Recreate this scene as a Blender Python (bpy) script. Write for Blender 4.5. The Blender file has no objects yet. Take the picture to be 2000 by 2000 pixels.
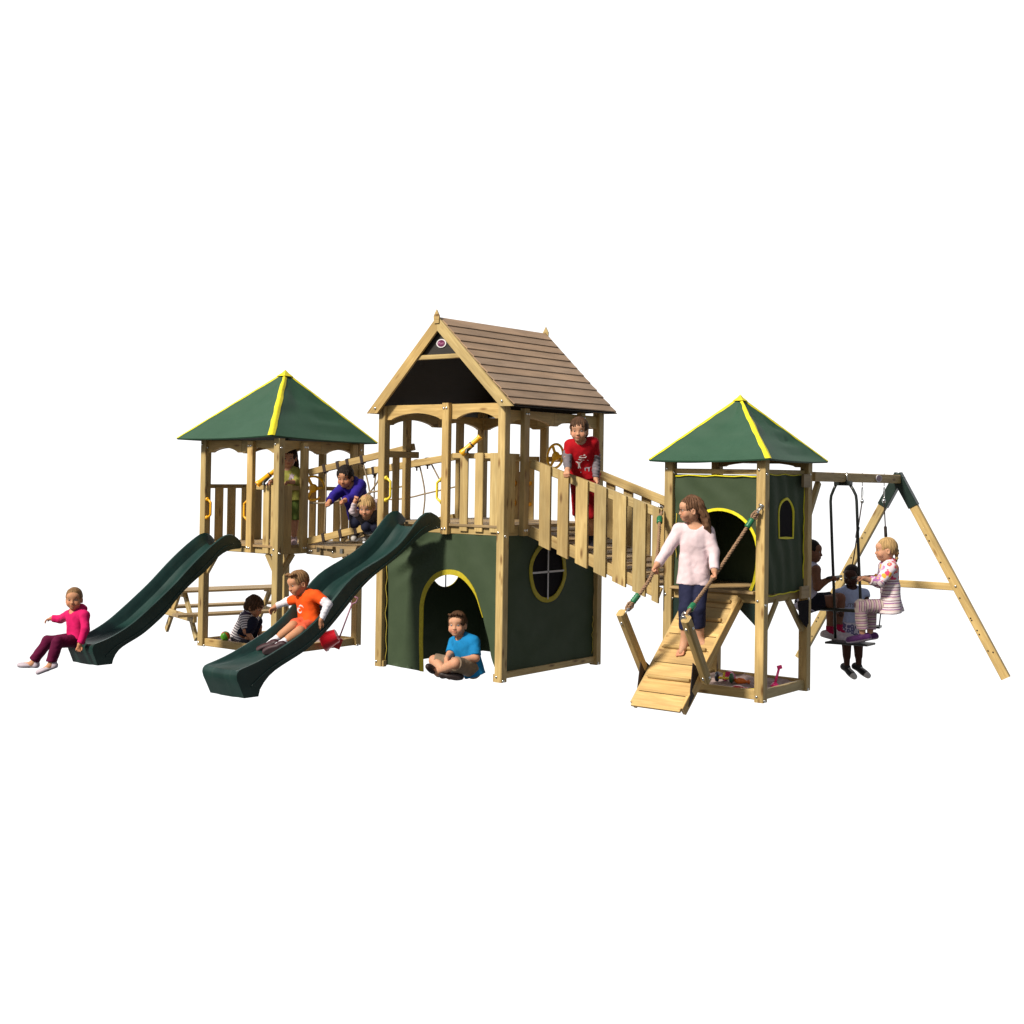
import bpy, bmesh, math, random
import numpy as np
from mathutils import Vector, Matrix, geometry, bvhtree
R = random.Random(7)
SC = bpy.context.scene
COL = SC.collection
def V(*a): return Vector(a if len(a) > 1 else a[0])

# ------------------------------------------------------------------ materials
def new_mat(name):
    m = bpy.data.materials.new(name); m.use_nodes = True
    nt = m.node_tree; b = nt.nodes['Principled BSDF']
    return m, nt, b
def N(nt, t, **kw):
    n = nt.nodes.new(t)
    for k, v in kw.items():
        if k in n.inputs: n.inputs[k].default_value = v
        else: setattr(n, k, v)
    return n
def ramp(nt, stops):
    r = nt.nodes.new('ShaderNodeValToRGB'); e = r.color_ramp.elements
    while len(e) < len(stops): e.new(0.5)
    for i, (p, c) in enumerate(stops): e[i].position = p; e[i].color = (*c, 1)
    return r
def mixc(nt, fac, a, b, mode='MIX'):
    m = nt.nodes.new('ShaderNodeMix'); m.data_type = 'RGBA'; m.blend_type = mode
    for s, v in ((0, fac), (6, a), (7, b)):
        if isinstance(v, (int, float)): m.inputs[s].default_value = v
        elif isinstance(v, tuple): m.inputs[s].default_value = (*v, 1)
        else: nt.links.new(v, m.inputs[s])
    return m.outputs[2]
def bump(nt, b, h, s, d=0.01):
    n = N(nt, 'ShaderNodeBump', Strength=s, Distance=d)
    nt.links.new(h, n.inputs['Height']); nt.links.new(n.outputs[0], b.inputs['Normal'])

def wood_mat(name, dark, mid, light, rough=.62, knots=True):
    m, nt, b = new_mat(name); L = nt.links
    uv = N(nt, 'ShaderNodeUVMap'); uv.uv_map = 'UVMap'
    tone = N(nt, 'ShaderNodeAttribute'); tone.attribute_name = 'tone'
    mp = N(nt, 'ShaderNodeMapping'); mp.inputs['Scale'].default_value = (1.1, 17, 1); L.new(uv.outputs[0], mp.inputs[0])
    n1 = N(nt, 'ShaderNodeTexNoise', Scale=3.0, Detail=6.0, Roughness=.62, Distortion=.6); L.new(mp.outputs[0], n1.inputs[0])
    mp2 = N(nt, 'ShaderNodeMapping'); mp2.inputs['Scale'].default_value = (.9, 3.2, 1); L.new(uv.outputs[0], mp2.inputs[0])
    n2 = N(nt, 'ShaderNodeTexNoise', Scale=2.2, Detail=3.0, Roughness=.5); L.new(mp2.outputs[0], n2.inputs[0])
    r = ramp(nt, [(.25, dark), (.5, mid), (.72, light)]); L.new(n1.outputs[0], r.inputs[0])
    r2 = ramp(nt, [(.3, (.72, .70, .66)), (.7, (1.12, 1.1, 1.04))]); L.new(n2.outputs[0], r2.inputs[0])
    c = mixc(nt, 1.0, r.outputs[0], r2.outputs[0], 'MULTIPLY')
    if knots:
        mp3 = N(nt, 'ShaderNodeMapping'); mp3.inputs['Scale'].default_value = (3.4, 12, 1); L.new(uv.outputs[0], mp3.inputs[0])
        vo = N(nt, 'ShaderNodeTexVoronoi', Scale=1.0, Randomness=1.0); L.new(mp3.outputs[0], vo.inputs[0])
        kr = ramp(nt, [(.06, (.30, .20, .12)), (.13, (.62, .52, .42)), (.22, (1, 1, 1))]); L.new(vo.outputs['Distance'], kr.inputs[0])
        c = mixc(nt, .9, c, kr.outputs[0], 'MULTIPLY')
    c = mixc(nt, 1.0, c, tone.outputs['Color'], 'MULTIPLY')
    L.new(c, b.inputs['Base Color']); b.inputs['Roughness'].default_value = rough
    bump(nt, b, n1.outputs[0], .35, .004)
    return m
def cloth_mat(name, c1, c2, rough=.8, scale=9.0, weave=True, spec=.3, crease=0.0):
    m, nt, b = new_mat(name); L = nt.links
    tc = N(nt, 'ShaderNodeTexCoord')
    n1 = N(nt, 'ShaderNodeTexNoise', Scale=scale, Detail=5.0, Roughness=.6); L.new(tc.outputs['Object'], n1.inputs[0])
    r = ramp(nt, [(.3, c1), (.7, c2)]); L.new(n1.outputs[0], r.inputs[0])
    L.new(r.outputs[0], b.inputs['Base Color']); b.inputs['Roughness'].default_value = rough
    b.inputs['Specular IOR Level'].default_value = spec
    if weave:
        n2 = N(nt, 'ShaderNodeTexNoise', Scale=420.0, Detail=2.0); L.new(tc.outputs['Object'], n2.inputs[0])
        bump(nt, b, n2.outputs[0], .25, .002)
        if crease:
            n3 = N(nt, 'ShaderNodeTexNoise', Scale=8.0, Detail=1.0, Roughness=.4, Distortion=1.2); L.new(tc.outputs['Object'], n3.inputs[0])
            b0 = b.inputs['Normal'].links[0].from_node; b1 = N(nt, 'ShaderNodeBump', Strength=crease, Distance=.03); L.new(n3.outputs[0], b1.inputs['Height']); L.new(b1.outputs[0], b0.inputs['Normal'])
    return m
def plain_mat(name, c, rough=.4, metal=0.0, var=.12, spec=.5, scale=14):
    m, nt, b = new_mat(name); L = nt.links
    tc = N(nt, 'ShaderNodeTexCoord')
    n1 = N(nt, 'ShaderNodeTexNoise', Scale=float(scale), Detail=4.0); L.new(tc.outputs['Object'], n1.inputs[0])
    a = tuple(x * (1 - var) for x in c); d = tuple(min(1, x * (1 + var)) for x in c)
    r = ramp(nt, [(.3, a), (.7, d)]); L.new(n1.outputs[0], r.inputs[0]); L.new(r.outputs[0], b.inputs['Base Color'])
    rr = N(nt, 'ShaderNodeMapRange'); rr.inputs['To Min'].default_value = rough * .85; rr.inputs['To Max'].default_value = min(1, rough * 1.2)
    L.new(n1.outputs[0], rr.inputs[0]); L.new(rr.outputs[0], b.inputs['Roughness'])
    b.inputs['Metallic'].default_value = metal; b.inputs['Specular IOR Level'].default_value = spec
    return m
def col_mat(name, rough=.55, sss=0.0, spec=.4, noise=.10, nscale=30, streak=None):
    """colour from the 'Col' attribute (skin, shoes, hair), broken up by noise"""
    m, nt, b = new_mat(name); L = nt.links
    at = N(nt, 'ShaderNodeAttribute'); at.attribute_name = 'Col'
    tc = N(nt, 'ShaderNodeTexCoord')
    src = tc.outputs['Object']
    if streak:
        mp = N(nt, 'ShaderNodeMapping'); mp.inputs['Scale'].default_value = streak; L.new(src, mp.inputs[0]); src = mp.outputs[0]
    n1 = N(nt, 'ShaderNodeTexNoise', Scale=float(nscale), Detail=4.0, Roughness=.65); L.new(src, n1.inputs[0])
    r = ramp(nt, [(.3, (1 - noise,) * 3), (.7, (1 + noise,) * 3)]); L.new(n1.outputs[0], r.inputs[0])
    c = mixc(nt, 1.0, at.outputs['Color'], r.outputs[0], 'MULTIPLY')
    L.new(c, b.inputs['Base Color']); b.inputs['Roughness'].default_value = rough; b.inputs['Specular IOR Level'].default_value = spec
    if sss: b.inputs['Subsurface Weight'].default_value = sss; b.inputs['Subsurface Scale'].default_value = .01
    if streak: bump(nt, b, n1.outputs[0], .6, .006)
    return m
def stripe_mat(name, stops, freq, rough=.8, attr='s', warp=.0):
    """horizontal stripes along the limb / trunk distance stored in attribute s"""
    m, nt, b = new_mat(name); L = nt.links
    at = N(nt, 'ShaderNodeAttribute'); at.attribute_name = attr
    tc = N(nt, 'ShaderNodeTexCoord'); n1 = N(nt, 'ShaderNodeTexNoise', Scale=14.0, Detail=2.0); L.new(tc.outputs['Object'], n1.inputs[0])
    ma = N(nt, 'ShaderNodeMath', operation='MULTIPLY'); ma.inputs[1].default_value = freq; L.new(at.outputs['Fac'], ma.inputs[0])
    wa = N(nt, 'ShaderNodeMath', operation='MULTIPLY_ADD'); wa.inputs[1].default_value = warp; L.new(n1.outputs[0], wa.inputs[0]); L.new(ma.outputs[0], wa.inputs[2])
    fr = N(nt, 'ShaderNodeMath', operation='FRACT'); L.new(wa.outputs[0], fr.inputs[0])
    r = ramp(nt, stops); r.color_ramp.interpolation = 'CONSTANT'; L.new(fr.outputs[0], r.inputs[0])
    L.new(r.outputs[0], b.inputs['Base Color']); b.inputs['Roughness'].default_value = rough
    return m
def flower_mat(name, ground, rough=.8, scale=13.0):
    m, nt, b = new_mat(name); L = nt.links
    tc = N(nt, 'ShaderNodeTexCoord')
    vo = N(nt, 'ShaderNodeTexVoronoi', Scale=scale); L.new(tc.outputs['Object'], vo.inputs[0])
    n1 = N(nt, 'ShaderNodeTexNoise', Scale=45.0, Detail=2.0); L.new(tc.outputs['Object'], n1.inputs[0])
    ad = N(nt, 'ShaderNodeMath', operation='MULTIPLY_ADD'); ad.inputs[1].default_value = .35; L.new(n1.outputs[0], ad.inputs[0]); L.new(vo.outputs['Distance'], ad.inputs[2])
    sep = N(nt, 'ShaderNodeSeparateColor'); L.new(vo.outputs['Color'], sep.inputs[0])
    pal = ramp(nt, [(0, (.62, .05, .13)), (.3, (.75, .36, .04)), (.55, (.45, .16, .42)), (.8, (.62, .08, .10))]); pal.color_ramp.interpolation = 'CONSTANT'; L.new(sep.outputs[0], pal.inputs[0])
    rr = ramp(nt, [(.0, (1, 1, 1)), (.66, (1, 1, 1)), (.70, (0, 0, 0))]); L.new(ad.outputs[0], rr.inputs[0])
    c = mixc(nt, rr.outputs[0], ground, pal.outputs[0])
    rc = ramp(nt, [(.0, (1, 1, 1)), (.33, (1, 1, 1)), (.37, (0, 0, 0))]); L.new(ad.outputs[0], rc.inputs[0])
    c = mixc(nt, rc.outputs[0], c, (.72, .55, .12))
    L.new(c, b.inputs['Base Color']); b.inputs['Roughness'].default_value = rough
    return m

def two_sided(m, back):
    """woven sheet, its reverse coloured dark to stand in for inside shade"""
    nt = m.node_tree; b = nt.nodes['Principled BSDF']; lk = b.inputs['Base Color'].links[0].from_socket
    g = nt.nodes.new('ShaderNodeNewGeometry'); c = mixc(nt, g.outputs['Backfacing'], lk, back); nt.links.new(c, b.inputs['Base Color']); return m  # shade inside den and canopies is put into the back-face colour
M = {}
M['wood'] = wood_mat('pine_treated', (.35, .240, .092), (.465, .330, .134), (.545, .412, .188))
M['deck'] = wood_mat('pine_deck', (.22, .145, .068), (.33, .225, .11), (.41, .295, .155), knots=False)
M['ply'] = wood_mat('pine_ramp', (.42, .26, .095), (.53, .345, .13), (.60, .42, .18))
M['tile'] = wood_mat('composite_tile', (.31, .205, .135), (.345, .23, .152), (.38, .26, .175), .7, knots=False)
M['shade_boards'] = wood_mat('shade_dark_underside', (.005, .0035, .003), (.008, .005, .004), (.012, .008, .006), .8, knots=False)  # near-black colour paints in the shade under the roof
M['gable'] = wood_mat('dark_gable_board', (.012, .010, .009), (.018, .015, .013), (.026, .021, .018), .7, knots=False)
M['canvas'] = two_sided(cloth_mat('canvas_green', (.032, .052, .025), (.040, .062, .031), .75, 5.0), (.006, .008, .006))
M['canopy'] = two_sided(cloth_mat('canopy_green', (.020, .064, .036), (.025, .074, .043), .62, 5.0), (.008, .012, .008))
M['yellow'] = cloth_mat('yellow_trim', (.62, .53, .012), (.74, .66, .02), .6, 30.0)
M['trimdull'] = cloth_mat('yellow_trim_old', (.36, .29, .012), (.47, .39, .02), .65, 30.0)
M['slide'] = plain_mat('slide_plastic', (.007, .029, .025), .33, 0, .22, .5, 6)
def scuff(m):
    nt = m.node_tree; b = nt.nodes['Principled BSDF']; L = nt.links; lk = b.inputs['Base Color'].links[0].from_socket
    tc = N(nt, 'ShaderNodeTexCoord'); mp = N(nt, 'ShaderNodeMapping'); mp.inputs['Scale'].default_value = (26, 2.2, 2.2); L.new(tc.outputs['Object'], mp.inputs[0])
    n = N(nt, 'ShaderNodeTexNoise', Scale=1.0, Detail=6.0, Roughness=.7); L.new(mp.outputs[0], n.inputs[0])
    r = ramp(nt, [(.52, (0, 0, 0)), (.75, (.35, .35, .35))]); L.new(n.outputs[0], r.inputs[0])
    L.new(mixc(nt, r.outputs[0], lk, (.045, .07, .062)), b.inputs['Base Color'])
scuff(M['slide'])
M['ypl'] = plain_mat('yellow_plastic', (.80, .38, .008), .35)
M['wheel'] = plain_mat('wheel_yellow', (.88, .50, .012), .35)
M['lemon'] = plain_mat('lemon_plastic', (.75, .56, .04), .35)
M['black'] = plain_mat('black_metal', (.008, .012, .011), .4, 0, .2)
M['strap'] = plain_mat('brown_strap', (.020, .009, .006), .7)
M['steel'] = plain_mat('zinc_steel', (.72, .72, .70), .25, 1.0, .1)
M['gplate'] = plain_mat('green_bracket', (.004, .017, .013), .4)
M['cord'] = plain_mat('net_cord', (.26, .20, .13), .9, 0, .3, .2, 90)
M['cordy'] = plain_mat('lacing_cord_yellow', (.46, .36, .05), .8)
M['rope'] = plain_mat('hemp_rope', (.25, .155, .095), .9, 0, .35, .2, 120)
M['ferrule'] = plain_mat('green_ferrule', (.010, .135, .055), .4)
M['mesh'] = plain_mat('black_netting', (.010, .008, .010), .9, 0, .2, .1)
M['white'] = plain_mat('white_tape', (.62, .60, .62), .7, 0, .05)
M['purple'] = plain_mat('purple_enamel', (.115, .008, .06), .4)
M['pinkp'] = plain_mat('pink_plastic', (.62, .02, .16), .35)
M['red'] = plain_mat('red_plastic', (.55, .006, .018), .3)
M['navyp'] = plain_mat('navy_plastic', (.010, .022, .05), .4)
M['greenp'] = plain_mat('green_plastic', (.01, .12, .045), .4)
M['orangep'] = plain_mat('orange_plastic', (.68, .15, .012), .4)
M['lilac'] = plain_mat('mauve_shaft', (.30, .13, .19), .5)
M['sand'] = cloth_mat('sand', (.24, .17, .16), (.36, .27, .25), .95, 26.0)
M['skin'] = col_mat('skin', .62, .10, .2, .09, 26)
M['shoe'] = col_mat('shoe', .6, 0, .3, .08, 40)
M['hair'] = col_mat('hair', .68, 0, .15, .38, 26, (1.6, 1.6, .22))
M['print'] = plain_mat('white_print', (.66, .60, .60), .8, 0, .08)
M['printg'] = plain_mat('grey_print', (.10, .09, .10), .8, 0, .3)
M['printb'] = plain_mat('teal_print', (.02, .14, .30), .8, 0, .3)
M['printl'] = plain_mat('lilac_print', (.42, .34, .40), .8, 0, .3)

# ------------------------------------------------------------------ objects
def tag(o, label, cat, group=None, kind=None):
    if label: o['label'] = label
    if cat: o['category'] = cat
    if group: o['group'] = group
    if kind: o['kind'] = kind
    return o
def thing(name, loc, label, cat, group=None, kind=None):
    o = bpy.data.objects.new(name, None); COL.objects.link(o); o.location = loc; o.empty_display_size = .1
    return tag(o, label, cat, group, kind)
def wloc(p):
    v = Vector((0, 0, 0))
    while p: v = v + p.location; p = p.parent
    return v
class MB:
    def __init__(s): s.v = []; s.f = []; s.uv = []; s.tone = []; s.sm = []; s.seed()
    def seed(s): s.ru = R.uniform(0, 40); s.rv = R.uniform(0, 40); s.tn = R.uniform(.80, 1.10); s.hu = R.uniform(-.05, .05)
    def face(s, idx, uvs, smooth=False):
        s.f.append(idx); s.uv.append(uvs); s.tone.append((s.tn * (1 + s.hu), s.tn, s.tn * (1 - 1.6 * s.hu))); s.sm.append(smooth)
    def add(s, pts):
        b = len(s.v); s.v += [tuple(p) for p in pts]; return b
    def board(s, p0, p1, w, t, wdir=(0, 0, 1), c=.005):
        s.seed(); p0 = V(p0); p1 = V(p1); a = (p1 - p0); Ln = a.length; a.normalize()
        wd = V(wdir); wd = (wd - a * a.dot(wd)).normalized(); td = a.cross(wd)
        c = min(c, w * .3, t * .3); hw, ht = w / 2, t / 2
        oc = [(hw, ht - c), (hw - c, ht), (-hw + c, ht), (-hw, ht - c), (-hw, -ht + c), (-hw + c, -ht), (hw - c, -ht), (hw, -ht + c)]
        cum = [0]
        for i in range(8):
            q0, q1 = oc[i], oc[(i + 1) % 8]; cum.append(cum[-1] + math.hypot(q1[0] - q0[0], q1[1] - q0[1]))
        b = s.add([p0 + wd * x + td * y for x, y in oc] + [p1 + wd * x + td * y for x, y in oc])
        for i in range(8):
            j = (i + 1) % 8
            s.face((b + i, b + j, b + 8 + j, b + 8 + i), [(s.ru, s.rv + cum[i]), (s.ru, s.rv + cum[i + 1]), (s.ru + Ln, s.rv + cum[i + 1]), (s.ru + Ln, s.rv + cum[i])])
        e = [(s.ru + x * .3, s.rv + y) for x, y in oc]
        s.face(tuple(b + i for i in range(7, -1, -1)), e[::-1]); s.face(tuple(b + 8 + i for i in range(8)), e)
    def box(s, x0, x1, y0, y1, z0, z1, c=.005):
        d = (x1 - x0, y1 - y0, z1 - z0); k = d.index(max(d)); m = ((x0 + x1) / 2, (y0 + y1) / 2, (z0 + z1) / 2)
        a = list(m); b = list(m); a[k] = (x0, y0, z0)[k]; b[k] = (x1, y1, z1)[k]
        if k == 2: s.board(a, b, d[0], d[1], (1, 0, 0), c)
        else: s.board(a, b, d[2], d[1 - k], (0, 0, 1), c)
    def prism(s, poly, O, U, W, n, t):
        """poly in (u, w) from O, extruded t along n"""
        s.seed(); O = V(O); U = V(U); W = V(W); n = V(n); k = len(poly)
        ar = sum(poly[i][0] * poly[(i + 1) % k][1] - poly[(i + 1) % k][0] * poly[i][1] for i in range(k))
        if (ar > 0) != (U.cross(W).dot(n) * t > 0): poly = poly[::-1]
        b = s.add([O + U * u + W * w for u, w in poly] + [O + U * u + W * w + n * t for u, w in poly])
        e = [(s.ru + u, s.rv + w) for u, w in poly]
        s.face(tuple(b + i for i in range(k - 1, -1, -1)), e[::-1]); s.face(tuple(b + k + i for i in range(k)), e)
        cu = 0
        for i in range(k):
            j = (i + 1) % k; l = math.hypot(poly[j][0] - poly[i][0], poly[j][1] - poly[i][1])
            s.face((b + i, b + j, b + k + j, b + k + i), [(s.ru + cu, s.rv), (s.ru + cu + l, s.rv), (s.ru + cu + l, s.rv + abs(t)), (s.ru + cu, s.rv + abs(t))]); cu += l
    def tube(s, pts, r, seg=8, closed=False, cap=True):
        s.seed(); P = [V(p) for p in pts]; n = len(P); rr = r if isinstance(r, (list, tuple)) else [r] * n
        T = []
        for i in range(n):
            a = P[(i - 1) % n] if (closed or i > 0) else P[i]; c = P[(i + 1) % n] if (closed or i < n - 1) else P[i]
            T.append((c - a).normalized())
        nn = T[0].orthogonal().normalized(); b0 = len(s.v); ln = 0
        for i in range(n):
            nn = (nn - T[i] * nn.dot(T[i])).normalized(); bn = T[i].cross(nn)
            s.add([P[i] + (nn * math.cos(2 * math.pi * k / seg) + bn * math.sin(2 * math.pi * k / seg)) * rr[i] for k in range(seg)])
        for i in range(n if closed else n - 1):
            i2 = (i + 1) % n; l = (P[i2] - P[i]).length
            for k in range(seg):
                k2 = (k + 1) % seg
                s.face((b0 + i * seg + k, b0 + i * seg + k2, b0 + i2 * seg + k2, b0 + i2 * seg + k), [(ln, k / seg * .1), (ln, (k + 1) / seg * .1), (ln + l, (k + 1) / seg * .1), (ln + l, k / seg * .1)], True)
            ln += l
        if cap and not closed:
            z = [(0, 0)] * seg
            s.face(tuple(b0 + k for k in range(seg - 1, -1, -1)), z); s.face(tuple(b0 + (n - 1) * seg + k for k in range(seg)), z)
    def lathe(s, prof, O, ax=(0, 0, 1), seg=20, smooth=True):
        """prof: (radius, height) along ax from O"""
        s.seed(); O = V(O); ax = V(ax).normalized(); u = ax.orthogonal().normalized(); w = ax.cross(u); b = len(s.v)
        for r, h in prof: s.add([O + ax * h + (u * math.cos(2 * math.pi * k / seg) + w * math.sin(2 * math.pi * k / seg)) * max(r, 1e-5) for k in range(seg)])
        for i in range(len(prof) - 1):
            for k in range(seg):
                k2 = (k + 1) % seg
                s.face((b + i * seg + k, b + i * seg + k2, b + (i + 1) * seg + k2, b + (i + 1) * seg + k), [(k / seg, i * .1), ((k + 1) / seg, i * .1), ((k + 1) / seg, i * .1 + .1), (k / seg, i * .1 + .1)], smooth)
        z = [(0, 0)] * seg
        s.face(tuple(b + k for k in range(seg - 1, -1, -1)), z); s.face(tuple(b + (len(prof) - 1) * seg + k for k in range(seg)), z)
    def grid(s, rows, smooth=True, closed=False, flip=False):
        nr = len(rows); nc = len(rows[0]); b = len(s.v)
        for r in rows: s.add(r)
        for i in range(nr - 1):
            for j in range(nc if closed else nc - 1):
                j2 = (j + 1) % nc; q = (b + i * nc + j, b + i * nc + j2, b + (i + 1) * nc + j2, b + (i + 1) * nc + j)
                s.face(q[::-1] if flip else q, [(i * .1, j * .1)] * 4, smooth)
    def build(s, name, mat, parent=None, angle=None, cap_tone=True):
        me = bpy.data.meshes.new(name); off = wloc(parent) if parent else V(0, 0, 0)
        me.from_pydata([(x - off.x, y - off.y, z - off.z) for x, y, z in s.v], [], s.f)
        uvl = me.uv_layers.new(name='UVMap'); flat = [c for f in s.uv for q in f for c in q]
        if len(flat) == 2 * len(me.loops): uvl.data.foreach_set('uv', flat)
        at = me.color_attributes.new('tone', 'FLOAT_COLOR', 'CORNER')
        tc = []
        for f, t in zip(s.f, s.tone): tc += [*t, 1.0] * len(f)
        at.data.foreach_set('color', tc)
        me.polygons.foreach_set('use_smooth', s.sm)
        me.validate(); me.update()
        if angle is not None:
            me.polygons.foreach_set('use_smooth', [True] * len(me.polygons)); me.set_sharp_from_angle(angle=math.radians(angle))
        me.materials.append(M[mat] if isinstance(mat, str) else mat)
        o = bpy.data.objects.new(name, me); COL.objects.link(o)
        if parent: o.parent = parent
        return o
def part(name, mat, parent, fn, *a, **k):
    b = MB(); getattr(b, fn)(*a, **k); return b.build(name, mat, parent)
def raw_mesh(name, verts, faces, mat, parent, smooth=True, col=None, sattr=None):
    me = bpy.data.meshes.new(name); off = wloc(parent) if parent else V(0, 0, 0)
    vv = np.asarray(verts, dtype=np.float32) - np.array(off, dtype=np.float32)
    me.from_pydata(vv.tolist(), [], [tuple(int(i) for i in f) for f in faces])
    if col is not None:
        a = me.color_attributes.new('Col', 'FLOAT_COLOR', 'POINT'); cc = np.ones((len(vv), 4), np.float32); cc[:, :3] = col; a.data.foreach_set('color', cc.ravel())
    if sattr is not None:
        a = me.attributes.new('s', 'FLOAT', 'POINT'); a.data.foreach_set('value', np.asarray(sattr, np.float32))
    me.polygons.foreach_set('use_smooth', [smooth] * len(me.polygons)); me.update()
    me.materials.append(M[mat] if isinstance(mat, str) else mat)
    o = bpy.data.objects.new(name, me); COL.objects.link(o)
    if parent: o.parent = parent
    return o
_bolt = None
def bolt(parent, p, n):
    """small domed bolt head at world point p, facing n"""
    global _bolt
    if _bolt is None:
        b = MB(); b.lathe([(.013, -.004), (.0135, .003), (.010, .008), (.004, .0105)], (0, 0, 0), seg=10)
        o = b.build('bolt', 'steel'); _bolt = o.data; bpy.data.objects.remove(o)
    o = bpy.data.objects.new('bolt', _bolt); COL.objects.link(o); o.parent = parent; o.location = V(p) - wloc(parent)
    o.rotation_euler = V(n).to_track_quat('Z', 'Y').to_euler(); return o
def copy_tree(o, parent=None):
    c = o.copy(); COL.objects.link(c); c.parent = parent
    for ch in list(o.children): copy_tree(ch, c)
    return c
# ------------------------------------------------------------------ tower kit
P_ = .085                                                   # post thickness
def sides(X0, X1, Y0, Y1):
    return dict(front=(V(X0, Y0, 0), V(1, 0, 0), V(0, -1, 0), X1 - X0), right=(V(X1, Y0, 0), V(0, 1, 0), V(1, 0, 0), Y1 - Y0),
                back=(V(X1, Y1, 0), V(-1, 0, 0), V(0, 1, 0), X1 - X0), left=(V(X0, Y1, 0), V(0, -1, 0), V(-1, 0, 0), Y1 - Y0))
def sp(sd, s, n, z): O, A, Nn, L = sd; return O + A * s + Nn * n + V(0, 0, z)
def sboard(b, sd, s0, s1, n, z0, z1, t, vertical=False):
    """board lying in a side: s0..s1 along, z0..z1 high, centred at depth n, t thick"""
    O, A, Nn, L = sd
    if vertical: b.board(sp(sd, (s0 + s1) / 2, n, z0), sp(sd, (s0 + s1) / 2, n, z1), s1 - s0, t, A)
    else: b.board(sp(sd, s0, n, (z0 + z1) / 2), sp(sd, s1, n, (z0 + z1) / 2), z1 - z0, t, (0, 0, 1))
def side_part(name, root, sd, s0, s1, n, z0, z1, t, vertical=False, mat='wood'):
    b = MB(); sboard(b, sd, s0, s1, n, z0, z1, t, vertical); return b.build(name, mat, root)
def mid_post(root, sd, s, z0, z1, bolts=True):
    o = side_part('post', root, sd, s, s + P_, -.016, z0, z1, .055, True)
    if bolts:
        for z in (z0 + .05, z1 - .05):
            for ds in (.025, .06): bolt(o, sp(sd, s + ds, .0115, z), sd[2])
    return o
def corner_posts(root, X0, X1, Y0, Y1, z1, bz):
    h = P_ / 2
    for x, y in ((X0 + h, Y0 + h), (X1 - h, Y0 + h), (X1 - h, Y1 - h), (X0 + h, Y1 - h)):
        o = part('post', 'wood', root, 'box', x - h, x + h, y - h, y + h, 0, z1)
        for z in bz:
            bolt(o, (x - .018, y - h, z), (0, -1, 0)); bolt(o, (x + h, y - .015, z - .035), (1, 0, 0))
def arch_beam(root, sd, s0, s1, zt, zb, rise, n=-.035, t=.04):
    L = s1 - s0; st = .055; poly = [(0, zt), (0, zb), (st, zb), (st + .02, zb + .012)]
    k = 14
    for i in range(k + 1):
        u = i / k; poly.append((st + .02 + (L - 2 * st - .04) * u, zb + .012 + rise * math.sin(math.pi * u) ** .8 if 0 < u < 1 else zb + .012))
    poly += [(L - st, zb), (L, zb), (L, zt)]
    b = MB(); b.prism(poly, sp(sd, s0, n, 0), sd[1], V(0, 0, 1), sd[2], -t); return b.build('arch_beam', 'wood', root)
def railing(root, sd, s0, s1, zr0, zr1, slats, zs0, zs1, n_rail=-.065, n_slat=-.03, w=.097):
    r = side_part('railing', root, sd, s0, s1, n_rail, zr0, zr1, .045)
    for s in slats:
        b = MB(); sboard(b, sd, s, s + w, n_slat, zs0, zs1, .021, True); o = b.build('slat', 'wood', r)
        for z in (zs1 - .035, zs0 + .03):
            b2 = MB()
    return r
def grab_handle(root, p, n, L=.21, mat='ypl'):
    """bowed handle on a post face at p (centre), standing off along n"""
    n = V(n).normalized(); p = V(p); b = MB(); pts = []
    for i in range(13):
        u = i / 12; z = (u - .5) * L; d = .012 + .052 * min(1, math.sin(math.pi * u) * 2.2)
        pts.append(p + V(0, 0, z) + n * d)
    b.tube(pts, .0125, 10)
    for z in (-L / 2, L / 2): b.lathe([(.024, 0), (.024, .008), (.014, .022)], p + V(0, 0, z), n, 12)
    return b.build('grab_handle', mat, root)
def telescope(root, p0, p1, foot):
    """tube from the front lens p0 to the eye piece p1"""
    p0 = V(p0); p1 = V(p1); ax = (p1 - p0); L = ax.length; ax.normalize(); b = MB()
    b.lathe([(.026, .012), (.031, 0), (.034, .004), (.034, .03), (.029, .045), (.029, L * .52), (.024, L * .54), (.024, L * .9), (.029, L * .92), (.029, L), (.018, L), (.016, L - .02)], p0, ax, 18)
    o = b.build('telescope', 'ypl', root, 40)
    m = MB(); c = p0 + ax * L * .55; f = V(foot)
    m.tube([f, f + V(0, 0, .03), c - V(0, 0, .02)], [.022, .016, .014], 10); m.lathe([(.0305, -.007), (.0305, .007)], c, ax, 16)
    m.build('mount', 'black', o, 40); return o
def steering_wheel(root, c, n, r=.135):
    c = V(c); n = V(n).normalized(); u = V(0, 0, 1); u = (u - n * u.dot(n)).normalized(); w = n.cross(u); b = MB()
    b.tube([c + (u * math.cos(2 * math.pi * i / 28) + w * math.sin(2 * math.pi * i / 28)) * r for i in range(28)], .0135, 8, closed=True)
    for k in range(3):
        a = 2 * math.pi * k / 3 + .5; e = c + (u * math.cos(a) + w * math.sin(a)) * r; b.board(c - n * .01, e - n * .004, .036, .012, n.cross(e - c), .003)
    b.lathe([(.048, -.022), (.05, 0), (.034, .018), (.0, .022)], c, n, 18)
    o = b.build('steering_wheel', 'wheel', root, 40)
    h = MB(); h.tube([c - n * .09, c - n * .02], .014, 8); h.build('axle', 'black', o); return o
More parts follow.
